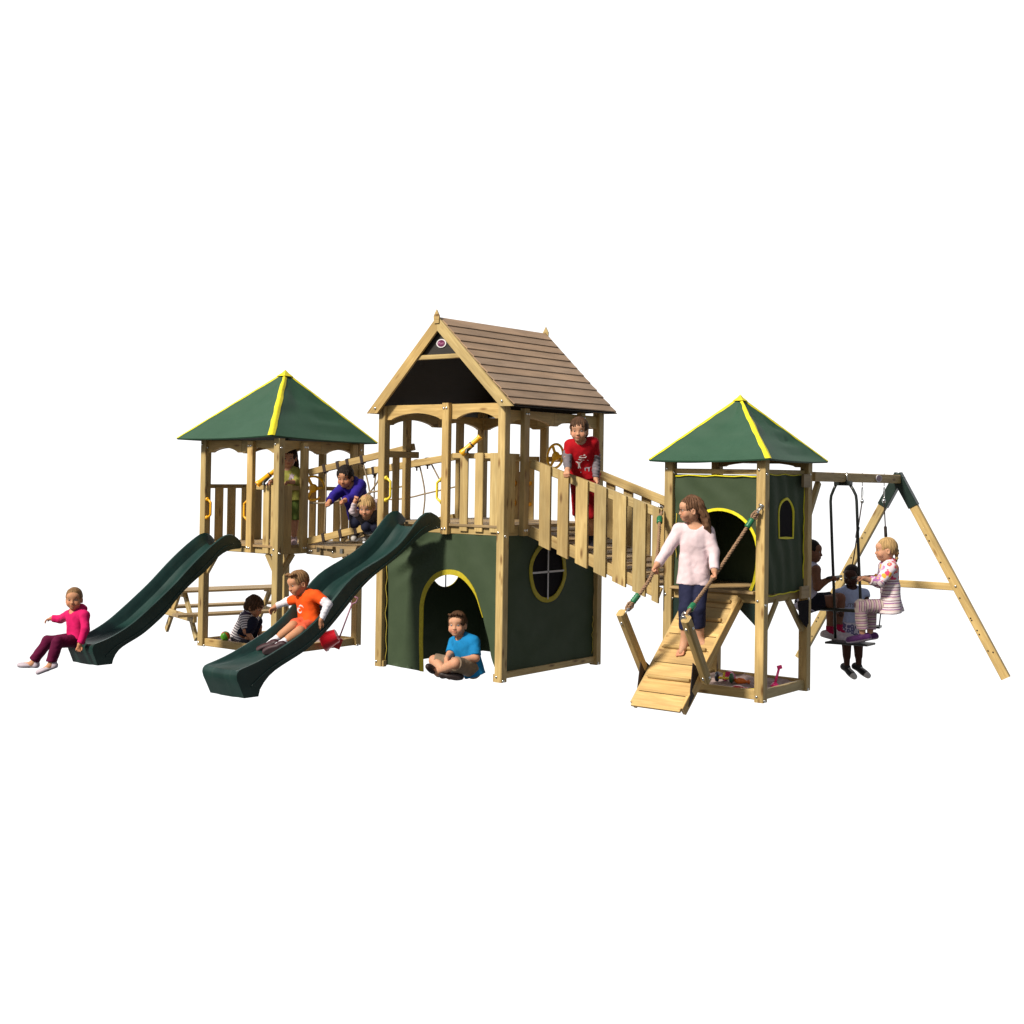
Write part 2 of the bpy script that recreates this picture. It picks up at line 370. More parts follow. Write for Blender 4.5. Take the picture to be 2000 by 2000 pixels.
def deck(root, X0, X1, Y0, Y1, zt, along='x', t=.026):
    b = MB(); n = max(3, round(((Y1 - Y0) if along == 'x' else (X1 - X0)) / .115)); e = P_ * .5
    for i in range(n):
        if along == 'x': w = (Y1 - Y0 - .02) / n; y = Y0 + .01 + w * (i + .5); b.board((X0 + e, y, zt - t / 2), (X1 - e, y, zt - t / 2), w - .006, t, (0, 1, 0), .003)
        else: w = (X1 - X0 - .02) / n; x = X0 + .01 + w * (i + .5); b.board((x, Y0 + e, zt - t / 2), (x, Y1 - e, zt - t / 2), w - .006, t, (1, 0, 0), .003)
    return b.build('deck', 'deck', root)

# ------------------------------------------------------------------ canvas sheets
def fbm(x, y, z, o=3):
    from mathutils import noise
    v = 0; a = 1
    for i in range(o): v += a * noise.noise((x, y, z)); x *= 2.03; y *= 2.03; z *= 2.03; a *= .5
    return v
def sheet(name, mat, root, O, U, W, Nn, outline, holes, fold, step=.035, thick=.0):
    """cloth with holes: outline / holes as (u, w) polygons, fold(u, w) = offset along Nn"""
    O = V(O); U = V(U); W = V(W); Nn = V(Nn)
    def dens(p):
        o = []
        for i in range(len(p)):
            a = p[i]; c = p[(i + 1) % len(p)]; k = max(1, int(math.hypot(c[0] - a[0], c[1] - a[1]) / step))
            o += [(a[0] + (c[0] - a[0]) * j / k, a[1] + (c[1] - a[1]) * j / k) for j in range(k)]
        return o
    def inside(p, poly):
        x, y = p; r = False; j = len(poly) - 1
        for i in range(len(poly)):
            xi, yi = poly[i]; xj, yj = poly[j]
            if (yi > y) != (yj > y) and x < (xj - xi) * (y - yi) / (yj - yi + 1e-12) + xi: r = not r
            j = i
        return r
    def near(p, polys, d):
        return any((p[0] - q[0]) ** 2 + (p[1] - q[1]) ** 2 < d * d for poly in polys for q in poly)
    loops = [dens(outline)] + [dens(h) for h in holes]; vs = []; es = []
    for lp in loops:
        b = len(vs); vs += [Vector(q) for q in lp]; es += [(b + i, b + (i + 1) % len(lp)) for i in range(len(lp))]
    u0 = min(q[0] for q in outline); u1 = max(q[0] for q in outline); w0 = min(q[1] for q in outline); w1 = max(q[1] for q in outline)
    r = random.Random(3); y = w0 + step / 2
    while y < w1:
        x = u0 + step / 2
        while x < u1:
            p = (x + r.uniform(-.2, .2) * step, y + r.uniform(-.2, .2) * step)
            if inside(p, outline) and not any(inside(p, h) for h in holes) and not near(p, loops, step * .55): vs.append(Vector(p))
            x += step
        y += step
    res = geometry.delaunay_2d_cdt(vs, es, [], 0, 1e-6)
    pv, fs = res[0], res[2]; keep = []
    for f in fs:
        c = (sum(pv[i][0] for i in f) / 3, sum(pv[i][1] for i in f) / 3)
        if inside(c, outline) and not any(inside(c, h) for h in holes): keep.append(tuple(f))
    pos = [O + U * p[0] + W * p[1] + Nn * fold(p[0], p[1]) for p in pv]
    return raw_mesh(name, pos, keep, mat, root)
def band(name, mat, parent, O, U, W, Nn, path, w, fold, closed=False, t=.004, off=.003, inward=True):
    """flat tape sewn on along a path (u, w), given width, following the folds"""
    O = V(O); U = V(U); W = V(W); Nn = V(Nn); n = len(path); a = []; c = []
    wl = w if isinstance(w, list) else [w] * n
    for i in range(n):
        w = wl[i]; p = path[(i - 1) % n] if closed or i else path[i]; q = path[(i + 1) % n] if closed or i < n - 1 else path[i]
        d = Vector((q[0] - p[0], q[1] - p[1])).normalized(); nn = Vector((-d.y, d.x))
        for lst, s in ((a, -w / 2), (c, w / 2)):
            x = path[i][0] + nn.x * s; y = path[i][1] + nn.y * s; lst.append((x, y))
    b = MB(); f = lambda q, o: O + U * q[0] + W * q[1] + Nn * (fold(*q) + o)
    rows = [[f(q, -.002) for q in a], [f(q, off + t) for q in a], [f(q, off + t) for q in c], [f(q, -.002) for q in c]]
    if closed:
        for r in rows: r.append(r[0])
    b.grid(rows, smooth=True)
    return b.build(name, mat, parent, 40)
def arc(cu, cw, ru, rw, a0, a1, n): return [(cu + ru * math.cos(math.radians(a0 + (a1 - a0) * i / n)), cw + rw * math.sin(math.radians(a0 + (a1 - a0) * i / n))) for i in range(n + 1)]
def lacing(parent, p0, p1, inw, k, amp, mat='cordy', r=.004):
    """cord zig-zagging between eyelets and post"""
    p0 = V(p0); p1 = V(p1); inw = V(inw); pts = []
    for i in range(k * 6 + 1):
        u = i / (k * 6); pts.append(p0.lerp(p1, u) + inw * (amp * (.5 + .5 * math.cos(2 * math.pi * u * k)) * (.7 + .3 * math.sin(u * 17))))
    b = MB(); b.tube(pts, r, 6); return b.build('lacing', mat, parent)

# ================================================================== CENTRAL TOWER
CX0, CX1, CY0, CY1 = -1.6, 0.0, 0.0, 1.656
ct = thing('play_tower', (-.8, .83, 0), 'tallest wooden play tower with brown plank gable roof and canvas den below', 'play tower', 'wooden play towers')
S = sides(CX0, CX1, CY0, CY1)
corner_posts(ct, CX0, CX1, CY0, CY1, 2.585, (1.385, .05))
mid_post(ct, S['front'], .838, 1.346, 2.602)
mid_post(ct, S['right'], .288, 1.348, 2.55); mid_post(ct, S['right'], 1.22, 1.348, 2.55)
mid_post(ct, S['left'], 1.656 - .455, 1.348, 2.5); mid_post(ct, S['left'], 1.656 - 1.30, 1.348, 2.5)
mid_post(ct, S['back'], .70, 1.348, 2.5)
for k, sd in S.items(): side_part('deck_beam', ct, sd, P_, sd[3] - P_, -.062, 1.350, 1.447, .04)
deck(ct, CX0, CX1, CY0, CY1, 1.449)
arch_beam(ct, S['front'], P_, .836, 2.592, 2.448, .052); arch_beam(ct, S['front'], .925, 1.6 - P_, 2.592, 2.448, .052)
for k in ('right', 'left', 'back'):
    L = S[k][3]; arch_beam(ct, S[k], P_, L / 2 - .002, 2.53, 2.40, .05); arch_beam(ct, S[k], L / 2 + .002, L - P_, 2.53, 2.40, .05)
railing(ct, S['front'], .925, 1.6 - P_, 2.07, 2.122, (1.048, 1.231, 1.413), 1.383, 2.125)
railing(ct, S['right'], P_, .288, 2.07, 2.122, (.10,), 1.383, 2.12)
railing(ct, S['left'], 1.656 - .52, 1.656 - P_, 2.075, 2.14, (1.656 - .285,), 1.40, 2.10)
railing(ct, S['back'], P_, .70, 2.06, 2.115, (), 1.4, 2.1)
railing(ct, S['back'], .785, 1.6 - P_, 2.06, 2.115, (.86, 1.06, 1.26), 1.383, 2.1)
# climbing wall with holds behind the deck
cw = MB(); sboard(cw, S['back'], .95, 1.25, -.03, .05, 1.95, .02, True); cwo = cw.build('climbing_board', 'deck', ct)
for z in (1.83, 1.62):
    h = MB(); h.lathe([(.04, 0), (.036, .02), (.018, .036)], sp(S['back'], 1.12, -.042, z), (0, -1, 0), 12); h.build('climbing_hold', 'ypl', cwo)
# roof: lapped plank slopes on boarding coloured as shade, barge boards, gables, finials
RA = (-.795, 3.415); RL = (-1.695, 2.517); RR = (.118, 2.562); ry0, ry1 = -.035, 1.675
def slope(E, sg):
    b = MB(); n = 11; a = V(RA[0], 0, RA[1]); e = V(E[0], 0, E[1]); d = (e - a) / n; nn = V(-d.z, 0, d.x) * sg; nn.normalize()
    if nn.z < 0: nn = -nn
    for i in range(n):
        p = a + d * i; q = a + d * (i + 1.12 if i < n - 1 else i + 1)
        b.seed(); w = (q - p).length; m = (p + q) / 2 + nn * .014; tl = (q - p).normalized() * (w / 2)
        b.tn = .93 + .07 * b.tn; c0 = m - tl - nn * .004; c1 = m + tl + nn * .006
        b.board((((c0 + c1) / 2).x, ry0, ((c0 + c1) / 2).z), (((c0 + c1) / 2).x, ry1, ((c0 + c1) / 2).z), w, .011, c1 - c0, .002)
    return b
b = slope(RR, 1); b2 = slope(RL, -1)
o = len(b.v); b.v += b2.v; b.f += [tuple(i + o for i in f) for f in b2.f]; b.uv += b2.uv; b.tone += b2.tone; b.sm += b2.sm
roof = b.build('roof', 'tile', ct)
b = MB()
for E, sg in ((RR, 1), (RL, -1)):
    a = V(RA[0], 0, RA[1] - .006); e = V(E[0], 0, E[1] - .006); m = (a + e) / 2
    b.board((m.x, ry0 + .01, m.z), (m.x, ry1 - .01, m.z), (e - a).length * .995, .012, e - a, .002)
b.build('roof_boarding', 'shade_boards', roof)
for y0 in (ry0 - .028, ry1 + .003):
    for E, sg in ((RR, 1), (RL, -1)):
        a = V(RA[0] - sg * .0, y0, RA[1] + .02); e = V(E[0] + sg * .012, y0, E[1] - .006); dd = (e - a).normalized(); nn = V(dd.z, 0, -dd.x) if sg > 0 else V(-dd.z, 0, dd.x)
        if nn.z > 0: nn = -nn
        w = .10; L = (e - a).length
        # ends cut plumb at the ridge and level at the foot
        cut = w * abs(nn.x) / abs(dd.x) * 1.0
        k0 = -nn.x * w / dd.x
        k1 = (-nn.z * w) / dd.z
        poly = [a, e, e + nn * w + dd * k1, a + nn * w + dd * k0]
        bb = MB(); bb.prism([((q - a).dot(dd), (q - a).dot(nn)) for q in poly], a, dd, nn, (0, 1, 0), .025)
        # grain along the board
        ob = bb.build('barge_board', 'wood', roof)
        if y0 < 0: bolt(ob, e + nn * .05 - dd * .12 + V(0, -.002, 0), (0, -1, 0))
    f = MB(); x = RA[0]; f.prism([(-.03, -.06), (.03, -.06), (.036, .01), (0, .072), (-.036, .01)], (x, y0 - .012 if y0 < 0 else y0 + .026, RA[1] + .01), (1, 0, 0), (0, 0, 1), (0, 1, 0), .012)
    f.build('finial', 'wood', roof)
def at_z(E, z): t = (RA[1] - z) / (RA[1] - E[1]); return RA[0] + (E[0] - RA[0]) * t
g = MB(); g.prism([(at_z(RL, 3.06), 3.06), (at_z(RR, 3.06), 3.06), (RA[0], RA[1] - .02)], (0, -.012, 0), (1, 0, 0), (0, 0, 1), (0, 1, 0), .012); g.build('gable_panel', 'gable', ct)
g = MB(); g.prism([(at_z(RL, 2.53), 2.53), (at_z(RR, 2.57), 2.57), (RA[0], RA[1] - .02)], (0, ry1 - .03, 0), (1, 0, 0), (0, 0, 1), (0, 1, 0), .012); g.build('gable_panel', 'shade_boards', ct)
part('tie_beam', 'wood', ct, 'board', (at_z(RL, 3.045) + .01, -.03, 3.045), (at_z(RR, 3.045) - .01, -.03, 3.045), .045, .03)
def text_mesh(txt, size, name):
    cu = bpy.data.curves.new('lettering_curve', 'FONT'); cu.body = txt; cu.size = size; cu.align_x = 'CENTER'; cu.align_y = 'CENTER'; cu.extrude = .001; cu.resolution_u = 3
    o = bpy.data.objects.new('lettering_tmp', cu); COL.objects.link(o); dg = bpy.context.evaluated_depsgraph_get()
    me = bpy.data.meshes.new_from_object(o.evaluated_get(dg)); bpy.data.objects.remove(o); me.name = name; return me
def badge(root, c, U, W, n, ru, rw, txt='Plum'):
    c = V(c); U = V(U); W = V(W); n = V(n)
    el = lambda k: [(ru * k * math.cos(2 * math.pi * i / 36), rw * k * math.sin(2 * math.pi * i / 36)) for i in range(36)]
    b = MB(); b.prism(el(1), c, U, W, n, .008); o = b.build('badge', 'white', root)
    b = MB(); b.prism(el(.76), c, U, W, n, .0105); b.build('badge_field', 'purple', o)
    if txt:
        me = text_mesh(txt, rw * .85, 'lettering'); Mx = Matrix((U, W, n)).transposed()
        off = wloc(o)
        for v in me.vertices: v.co = c - off + Mx @ V(v.co.x, v.co.y, .0115 + v.co.z)
        me.materials.clear(); me.materials.append(M['lilacl']); l = bpy.data.objects.new('lettering', me); COL.objects.link(l); l.parent = o
    return o
M['lilacl'] = plain_mat('badge_letter', (.52, .22, .36), .5)
badge(ct, (-.775, -.013, 3.175), (1, 0, 0), (0, 0, 1), (0, -1, 0), .062, .042)
# furniture of the deck
telescope(ct, (-.492, -.035, 2.112), (-.335, .055, 2.278), (-.43, -.03, 2.12))
steering_wheel(ct, (-.50, 1.50, 2.12), (-.25, -1, .1), .125)
grab_handle(ct, (CX0 + P_, .03, 1.76), (1, .0, 0), .22, 'lemon'); grab_handle(ct, (-.77, .02, 1.76), (-1, 0, 0), .22, 'lemon')
grab_handle(ct, (-.70 - .20, 1.62, 1.72), (-.3, -1, 0), .22, 'ypl')
# canvas den
dooro = [(-1.012, .0), (-1.018, .30), (-1.022, .62)] + arc(-.668, .62, .354, .362, 178, 20, 20) + [(-.265, .58), (-.16, .24), (-.055, .0)]
def fold_f(u, w):
    d = min(1, max(0, (w - .02) / .2)); f = .016 * fbm(u * 3, w * 1.2, 1) + .020 * math.sin(16 * (u + .5 * w) + 2 * fbm(u * 2, w * 2, 5)) * max(0, w - .75)
    f += .036 * math.exp(-((u + 1.2) ** 2 + (w - 1.15) ** 2) / .05) * math.sin(30 * (w - .55 * u)) + .018 * math.sin(28 * (u + .25 * (1 - w))) * math.exp(-((u + .18) / .12) ** 2) * max(0, .8 - w)
    f += .010 * math.sin(34 * u + 4 * fbm(u, w, 2)) * math.exp(-((u + 1.25) / .14) ** 2) * max(0, .8 - w)
    return f
FO = ((0, .045, 0), (1, 0, 0), (0, 0, 1), (0, -1, 0))
out_f = [(-1.47, .02), (-1.46, .98), (-1.50, 1.10), (-1.5, 1.352), (-.09, 1.352), (-.088, .0), (-.055, .0)] 
out_f = [(-1.462, .02), (-1.474, .95), (-1.505, 1.06), (-1.508, 1.352), (-.082, 1.352), (-.082, .0)] + dooro[::-1]
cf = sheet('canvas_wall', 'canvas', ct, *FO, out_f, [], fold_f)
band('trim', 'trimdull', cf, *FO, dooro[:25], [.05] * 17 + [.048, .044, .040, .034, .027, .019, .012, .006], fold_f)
lc = lacing(cf, (-1.475, .04, .06), (-1.485, .04, 1.0), (-.034, 0, 0), 4, .7, 'cordy', .003)
FR_ = ((-.045, 0, 0), (0, 1, 0), (0, 0, 1), (1, 0, 0))
win = arc(.77, .985, .27, .262, 0, 360, 40)[:-1]
fold_r = lambda u, w: .010 * fbm(u * 2.2, w * 5, 9) + .010 * math.sin(20 * (w + .8 * u)) * max(0, w - 1.0)
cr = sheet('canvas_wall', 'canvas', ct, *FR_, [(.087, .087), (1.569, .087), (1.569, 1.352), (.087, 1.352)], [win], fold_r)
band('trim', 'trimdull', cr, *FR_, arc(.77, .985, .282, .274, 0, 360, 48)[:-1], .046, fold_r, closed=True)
wm = MB(); wm.prism(arc(.77, .985, .268, .26, 0, 360, 32)[:-1], (-.052, 0, 0), (0, 1, 0), (0, 0, 1), (1, 0, 0), .002); wm.build('window_netting', 'mesh', cr)
for a_, b_ in (((.77, .72), (.77, 1.25)), ((.505, .985), (1.035, .985))):
    wb = MB(); wb.board((-.040, *a_), (-.040, *b_), .019, .004, (0, b_[1] - a_[1] == 0, 1) if a_[1] == b_[1] else (0, 1, 0), .001); wb.build('window_bar', 'white', cr)
lacing(cr, (-.03, 1.55, .12), (-.03, 1.55, .5), (0, -.03, 0), 4, .8, 'cordy', .003)
FL_ = ((-1.505, 0, 0), (0, 1, 0), (0, 0, 1), (-1, 0, 0))
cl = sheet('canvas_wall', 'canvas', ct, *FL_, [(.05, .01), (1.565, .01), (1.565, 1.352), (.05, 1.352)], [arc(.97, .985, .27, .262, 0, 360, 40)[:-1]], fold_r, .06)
wb = MB(); wb.board((-1.509, .97, .715), (-1.509, .97, 1.255), .018, .004, (0, 1, 0), .001); wb.build('window_bar', 'black', cl)
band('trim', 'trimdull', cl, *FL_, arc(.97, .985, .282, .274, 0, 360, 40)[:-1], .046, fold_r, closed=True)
FB_ = ((0, 1.56, 0), (1, 0, 0), (0, 0, 1), (0, 1, 0))
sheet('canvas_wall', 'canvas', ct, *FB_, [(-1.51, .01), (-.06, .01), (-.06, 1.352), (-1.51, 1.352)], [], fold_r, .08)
for k in ('right', 'left', 'back'): side_part('base_rail', ct, S[k], P_, S[k][3] - P_, -.05, .028, .088, .06)
part('foot_block', 'wood', ct, 'box', -.112, -.0855, .012, .07, 0, .07)
part('foot_block', 'wood', ct, 'box', -1.514, -1.49, .012, .06, 0, .06)

# ================================================================== LEFT TOWER
LX0, LX1, LY0, LY1 = -4.058, -2.806, -.209, 1.067
lt = thing('play_tower', (-3.43, .43, 0), 'open sided play tower with green pyramid canopy and sandpit, beside the picnic table', 'play tower', 'wooden play towers')
S = sides(LX0, LX1, LY0, LY1)
corner_posts(lt, LX0, LX1, LY0, LY1, 2.262, (2.20, 1.10, .04))
mid_post(lt, S['front'], .767, 1.055, 2.235); mid_post(lt, S['right'], .335, 1.06, 2.225); mid_post(lt, S['right'], 1.085, 1.06, 2.225, False)
mid_post(lt, S['back'], .60, 1.06, 2.22, False)
for k, sd in S.items(): side_part('deck_beam', lt, sd, P_, sd[3] - P_, -.062, 1.048, 1.115, .04)
deck(lt, LX0, LX1, LY0, LY1, 1.142)
for k in S:
    L = S[k][3]; arch_beam(lt, S[k], P_, L / 2 - .002, 2.243, 2.112, .042); arch_beam(lt, S[k], L / 2 + .002, L - P_, 2.243, 2.112, .042)
railing(lt, S['front'], .86, LX1 - LX0 - P_, 1.72, 1.768, (.995, 1.115), 1.058, 1.775, w=.092)
railing(lt, S['right'], P_, .335, 1.72, 1.768, (.087,), 1.06, 1.775, w=.128)
railing(lt, S['left'], P_, 1.276 - P_, 1.72, 1.765, (1.067 - .066, 1.067 - .243, 1.067 - .447, 1.067 - .63, 1.067 - .82), 1.13, 1.73, n_rail=-.03, n_slat=-.065, w=.115)
railing(lt, S['back'], P_, LX1 - LX0 - P_, 1.705, 1.75, (LX1 - 3.0 + 5.978 - .19 + .0 if False else .172, .30, .522, .688, .90), 1.06, 1.72, n_rail=-.03, n_slat=-.065, w=.105)
grab_handle(lt, (LX0 + P_, LY0 + .03, 1.50), (1, 0, 0), .20); grab_handle(lt, (-3.291, LY0 + .02, 1.50), (-1, 0, 0), .20)
telescope(lt, (-3.075, -.265, 1.775), (-2.955, -.06, 1.965), (-3.0, -.24, 1.77))
steering_wheel(lt, (-3.50, .96, 1.73), (.55, -1, .0), .135)
for a_, e_ in (((-2.85 - .17, LY0 + .06, 1.05), (-2.85, LY0 + .06, .80)), ((LX1 - .06, LY0 + .27, 1.05), (LX1 - .06, LY0 + .05, .78)), ((LX0 + .26, LY0 + .06, 1.05), (LX0 + .05, LY0 + .06, .78)), ((LX1 - .06, LY1 - .27, 1.05), (LX1 - .06, LY1 - .05, .78))):
    part('brace', 'wood', lt, 'board', a_, e_, .06, .04, (0, 0, 1))
for k, sd in S.items(): side_part('base_board', lt, sd, P_, sd[3] - P_, -.05, .0, .082, .04)
def sandbed(root, X0, X1, Y0, Y1, z, label):
    b = MB(); n = 26
    b.grid([[(X0 + (X1 - X0) * j / n, Y0 + (Y1 - Y0) * i / n, z + .022 * fbm(j * .33, i * .33, z * 40, 3)) for j in range(n + 1)] for i in range(n + 1)])
    return tag(b.build('sand', 'sand'), label, 'sand', None, 'stuff')
def canopy(root, corners, apex, sag, strip):
    c = [V(*q) for q in corners]; a = V(*apex); n = 14; rows = []; b = MB()
    for k in range(4):
        p, q = c[k], c[(k + 1) % 4]; g = []
        nn = (q - p).cross(a - p).normalized()
        for i in range(n + 1):
            t = i / n; row = []
            for j in range(n + 1):
                u = j / n; e = p.lerp(q, u) + V(0, 0, sag[k] * 4 * u * (1 - u))
                x = e.lerp(a, t); w = 4 * u * (1 - u) * 4 * t * (1 - t)
                x = x - nn * (.030 * w) + nn * (.016 * fbm(u * 3 + k, t * 5, k * 3.1) + (.034 if k == 1 else .016) * math.sin(26 * t + 2.5 * u) * u * (1 - t) ** 2) * min(1, w * 2)
                row.append(x)
            g.append(row)
        b.grid(g, True)
        # turned-in hem below the edge
        b.grid([[x + V(0, 0, 0) for x in g[0]], [x + V(0, 0, -.014) + (a - x) * V(1, 1, 0) * .012 for x in g[0]]], True, flip=True)
        rows.append(g)
    o = b.build('canopy', 'canopy', root, 35)
    for k in range(4):
        p = c[k]; d = (a - p); hd = V(d.x, d.y, 0).normalized(); w = V(-hd.y, hd.x, 0); b = MB(); g = []
        up = w.cross(d).normalized(); up = up if up.z > 0 else -up
        f1 = rows[k]; f0 = rows[(k + 3) % 4]
        for i in range(n + 1):
            t = min(i / n, .985); x = f1[i][0] if i < n else f1[n][0].lerp(f1[n - 1][0], .15); hw = (strip if k == 1 else .024) * (1 if i < n else .8)
            s1 = (f1[i][1] - f1[i][0]); s0 = (f0[i][n - 1] - f0[i][n])
            s1 = s1.normalized() if s1.length > 1e-6 else (f1[n - 1][1] - f1[n - 1][0]).normalized(); s0 = s0.normalized() if s0.length > 1e-6 else (f0[n - 1][n - 1] - f0[n - 1][n]).normalized()
            wob = .004 * math.sin(i * 2.1 + k)
            g.append([x + s0 * (hw + wob) + up * .004, x + s0 * hw * .5 + up * .0045, x + up * .005, x + s1 * hw * .5 + up * .0045, x + s1 * (hw - wob) + up * .004])
        b.grid(g, True); b.build('ridge_tape', 'yellow', o)
    cp = MB(); q = [a.lerp(c[k], .035) + V(0, 0, .012) for k in range(4)]; e = [a.lerp(c[k], .085) + V(0, 0, .012) for k in range(4)]
    cp.grid([[a + V(0, 0, .022)] * 4, q, e], True, closed=True); cp.build('cap', 'yellow', o, 50)
    return o
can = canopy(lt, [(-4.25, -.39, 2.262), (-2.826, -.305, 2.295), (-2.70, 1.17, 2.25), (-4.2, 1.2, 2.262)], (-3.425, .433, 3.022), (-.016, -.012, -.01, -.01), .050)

# ================================================================== RIGHT TOWER
QX0, QX1, QY0, QY1 = 1.322, 2.326, .657, 1.602
rt = thing('play_tower', (1.824, 1.13, 0), 'smallest play tower, walled in green canvas under a pyramid canopy, above the ramp', 'play tower', 'wooden play towers')
S = sides(QX0, QX1, QY0, QY1)
corner_posts(rt, QX0, QX1, QY0, QY1, 2.095, (2.0, .87, .05))
for k, sd in S.items():
    side_part('deck_beam', rt, sd, P_, sd[3] - P_, -.062, .84, .922, .04); side_part('top_rail', rt, sd, P_, sd[3] - P_, -.06, 1.958, 2.004, .045)
    side_part('base_board', rt, sd, P_, sd[3] - P_, -.042, .018, .102, .04)
deck(rt, QX0, QX1, QY0, QY1, .95)
part('ledge', 'deck', rt, 'board', (1.41, .648, .936), (2.238, .648, .936), .05, .024, (0, 1, 0))
arch_beam(rt, S['back'], P_, QX1 - QX0 - P_, 2.09, 2.03, .03)
fold_q = lambda u, w: .008 * fbm(u * 4, w * 2, 4) + .024 * math.sin(17 * (w + 1.1 * u) + fbm(u * 3, w * 3, 8)) * max(0, w - 1.45) * (1.2 - abs(u - 1.7)) * min(1, max(0, 1.95 - w) / .18) + .004 * math.sin(25 * u + 5 * w) * min(1, max(0, 1.95 - w) / .1)
FQ = ((0, .70, 0), (1, 0, 0), (0, 0, 1), (0, -1, 0))
door = [(1.515, .953)] + arc(1.868, 1.285, .372, .362, 186, 0, 24) + [(2.232, 1.14), (2.21, 1.03), (2.178, .953)]
q = sheet('canvas_wall', 'canvas', rt, *FQ, [(1.409, .953), (1.409, 1.952), (2.239, 1.952), (2.239, .953)] + door[::-1], [], fold_q, .03)
band('trim', 'yellow', q, *FQ, door, .026, fold_q)
lacing(q, (1.42, .69, 1.945), (2.23, .69, 1.945), (0, 0, -.015), 3, 1.0, 'yellow', .006)
lacing(q, (1.43, .69, 1.2), (1.43, .69, 1.6), (.015, 0, 0), 2, .8, 'cordy', .004)
FQR = ((2.294, 0, 0), (0, 1, 0), (0, 0, 1), (1, 0, 0))
wq = [(.985, 1.405)] + arc(1.132, 1.60, .147, .148, 180, 0, 14) + [(1.28, 1.395)]
fold_qr = lambda u, w: .007 * fbm(u * 3, w * 2, 14) + .007 * math.sin(30 * (u + .25 * w) + 2 * fbm(u * 2, w * 2, 3))
q = sheet('canvas_wall', 'canvas', rt, *FQR, [(.745, .925), (.745, 1.965), (1.47, 1.955), (1.495, .905)], [wq], fold_qr, .035)
band('trim', 'yellow', q, *FQR, [(1.132, 1.40)] + wq + [(1.132, 1.40)], .022, fold_qr)
wm = MB(); wm.prism(wq, (2.287, 0, 0), (0, 1, 0), (0, 0, 1), (1, 0, 0), .002); wm.build('window_netting', 'mesh', q)
lacing(q, (2.30, .75, 1.955), (2.30, 1.44, 1.955), (0, 0, .012), 2, 1, 'yellow', .0055); lacing(q, (2.30, 1.475, 1.93), (2.30, 1.475, 1.02), (0, .025, 0), 5, .7, 'yellow', .0055)
lacing(q, (2.305, .75, .90), (2.305, 1.40, .915), (0, 0, .015), 3, .8, 'yellow', .0055)
FQB = ((0, 1.508, 0), (1, 0, 0), (0, 0, 1), (0, 1, 0)); sheet('canvas_wall', 'canvas', rt, *FQB, [(1.40, .93), (1.40, 1.952), (2.285, 1.952), (2.285, .93)], [], fold_q, .06)
FQL = ((1.415, 0, 0), (0, 1, 0), (0, 0, 1), (-1, 0, 0)); sheet('canvas_wall', 'canvas', rt, *FQL, [(.72, .93), (.72, 1.952), (1.515, 1.952), (1.515, .93)], [], fold_qr, .05)
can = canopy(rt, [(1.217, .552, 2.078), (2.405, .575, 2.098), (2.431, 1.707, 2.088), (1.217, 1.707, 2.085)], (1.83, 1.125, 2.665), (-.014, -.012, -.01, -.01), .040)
for a_, e_, m_ in (((2.215, .70, .60), (2.10, .70, .84), 'gplate'), ((1.44, .70, .62), (1.56, .70, .84), 'gplate')):
    b = MB(); x = a_[0]; s_ = 1 if x > 1.8 else -1; b.prism([(0, 0), (0, .2), (-s_ * .17, .2), (-s_ * .17, .15)], (2.24 if s_ > 0 else 1.408, .69, .64), (1, 0, 0), (0, 0, 1), (0, 1, 0), .02); b.build('corner_plate', m_, rt)
part('brace', 'wood', rt, 'board', (2.285, 1.20, .85), (2.285, 1.50, .56), .055, .04, (0, 0, 1)); part('brace', 'wood', rt, 'board', (2.285, .98, .85), (2.285, .75, .60), .05, .03, (0, 0, 1))
b = MB(); b.prism([(1.30, .83), (1.53, .83), (1.53, .62), (1.49, .58), (1.42, .62), (1.34, .68)], (2.331, 0, 0), (0, 1, 0), (0, 0, 1), (1, 0, 0), .004); b.build('corner_plate', 'mesh', rt)
for y_, z_ in ((1.45, .80), (1.45, .65)): pass
part('beam_bracket', 'deck', rt, 'box', 2.331, 2.355, 1.36, 1.50, 1.85, 1.97); part('beam_bracket', 'deck', rt, 'box', 2.331, 2.352, 1.34, 1.50, .85, .96)
part('brace', 'wood', rt, 'board', (2.29, 1.60, 1.60), (2.29, 1.80, 1.89), .05, .05, (0, 1, 0))
s1_ = sandbed(None, LX0 + .07, LX1 - .07, LY0 + .07, LY1 - .07, .055, 'greyish sand filling the pit under the open left tower'); s2_ = sandbed(None, QX0 + .06, QX1 - .06, QY0 + .06, QY1 - .06, .075, 'greyish sand with toys lying in it under the canvas-walled tower')
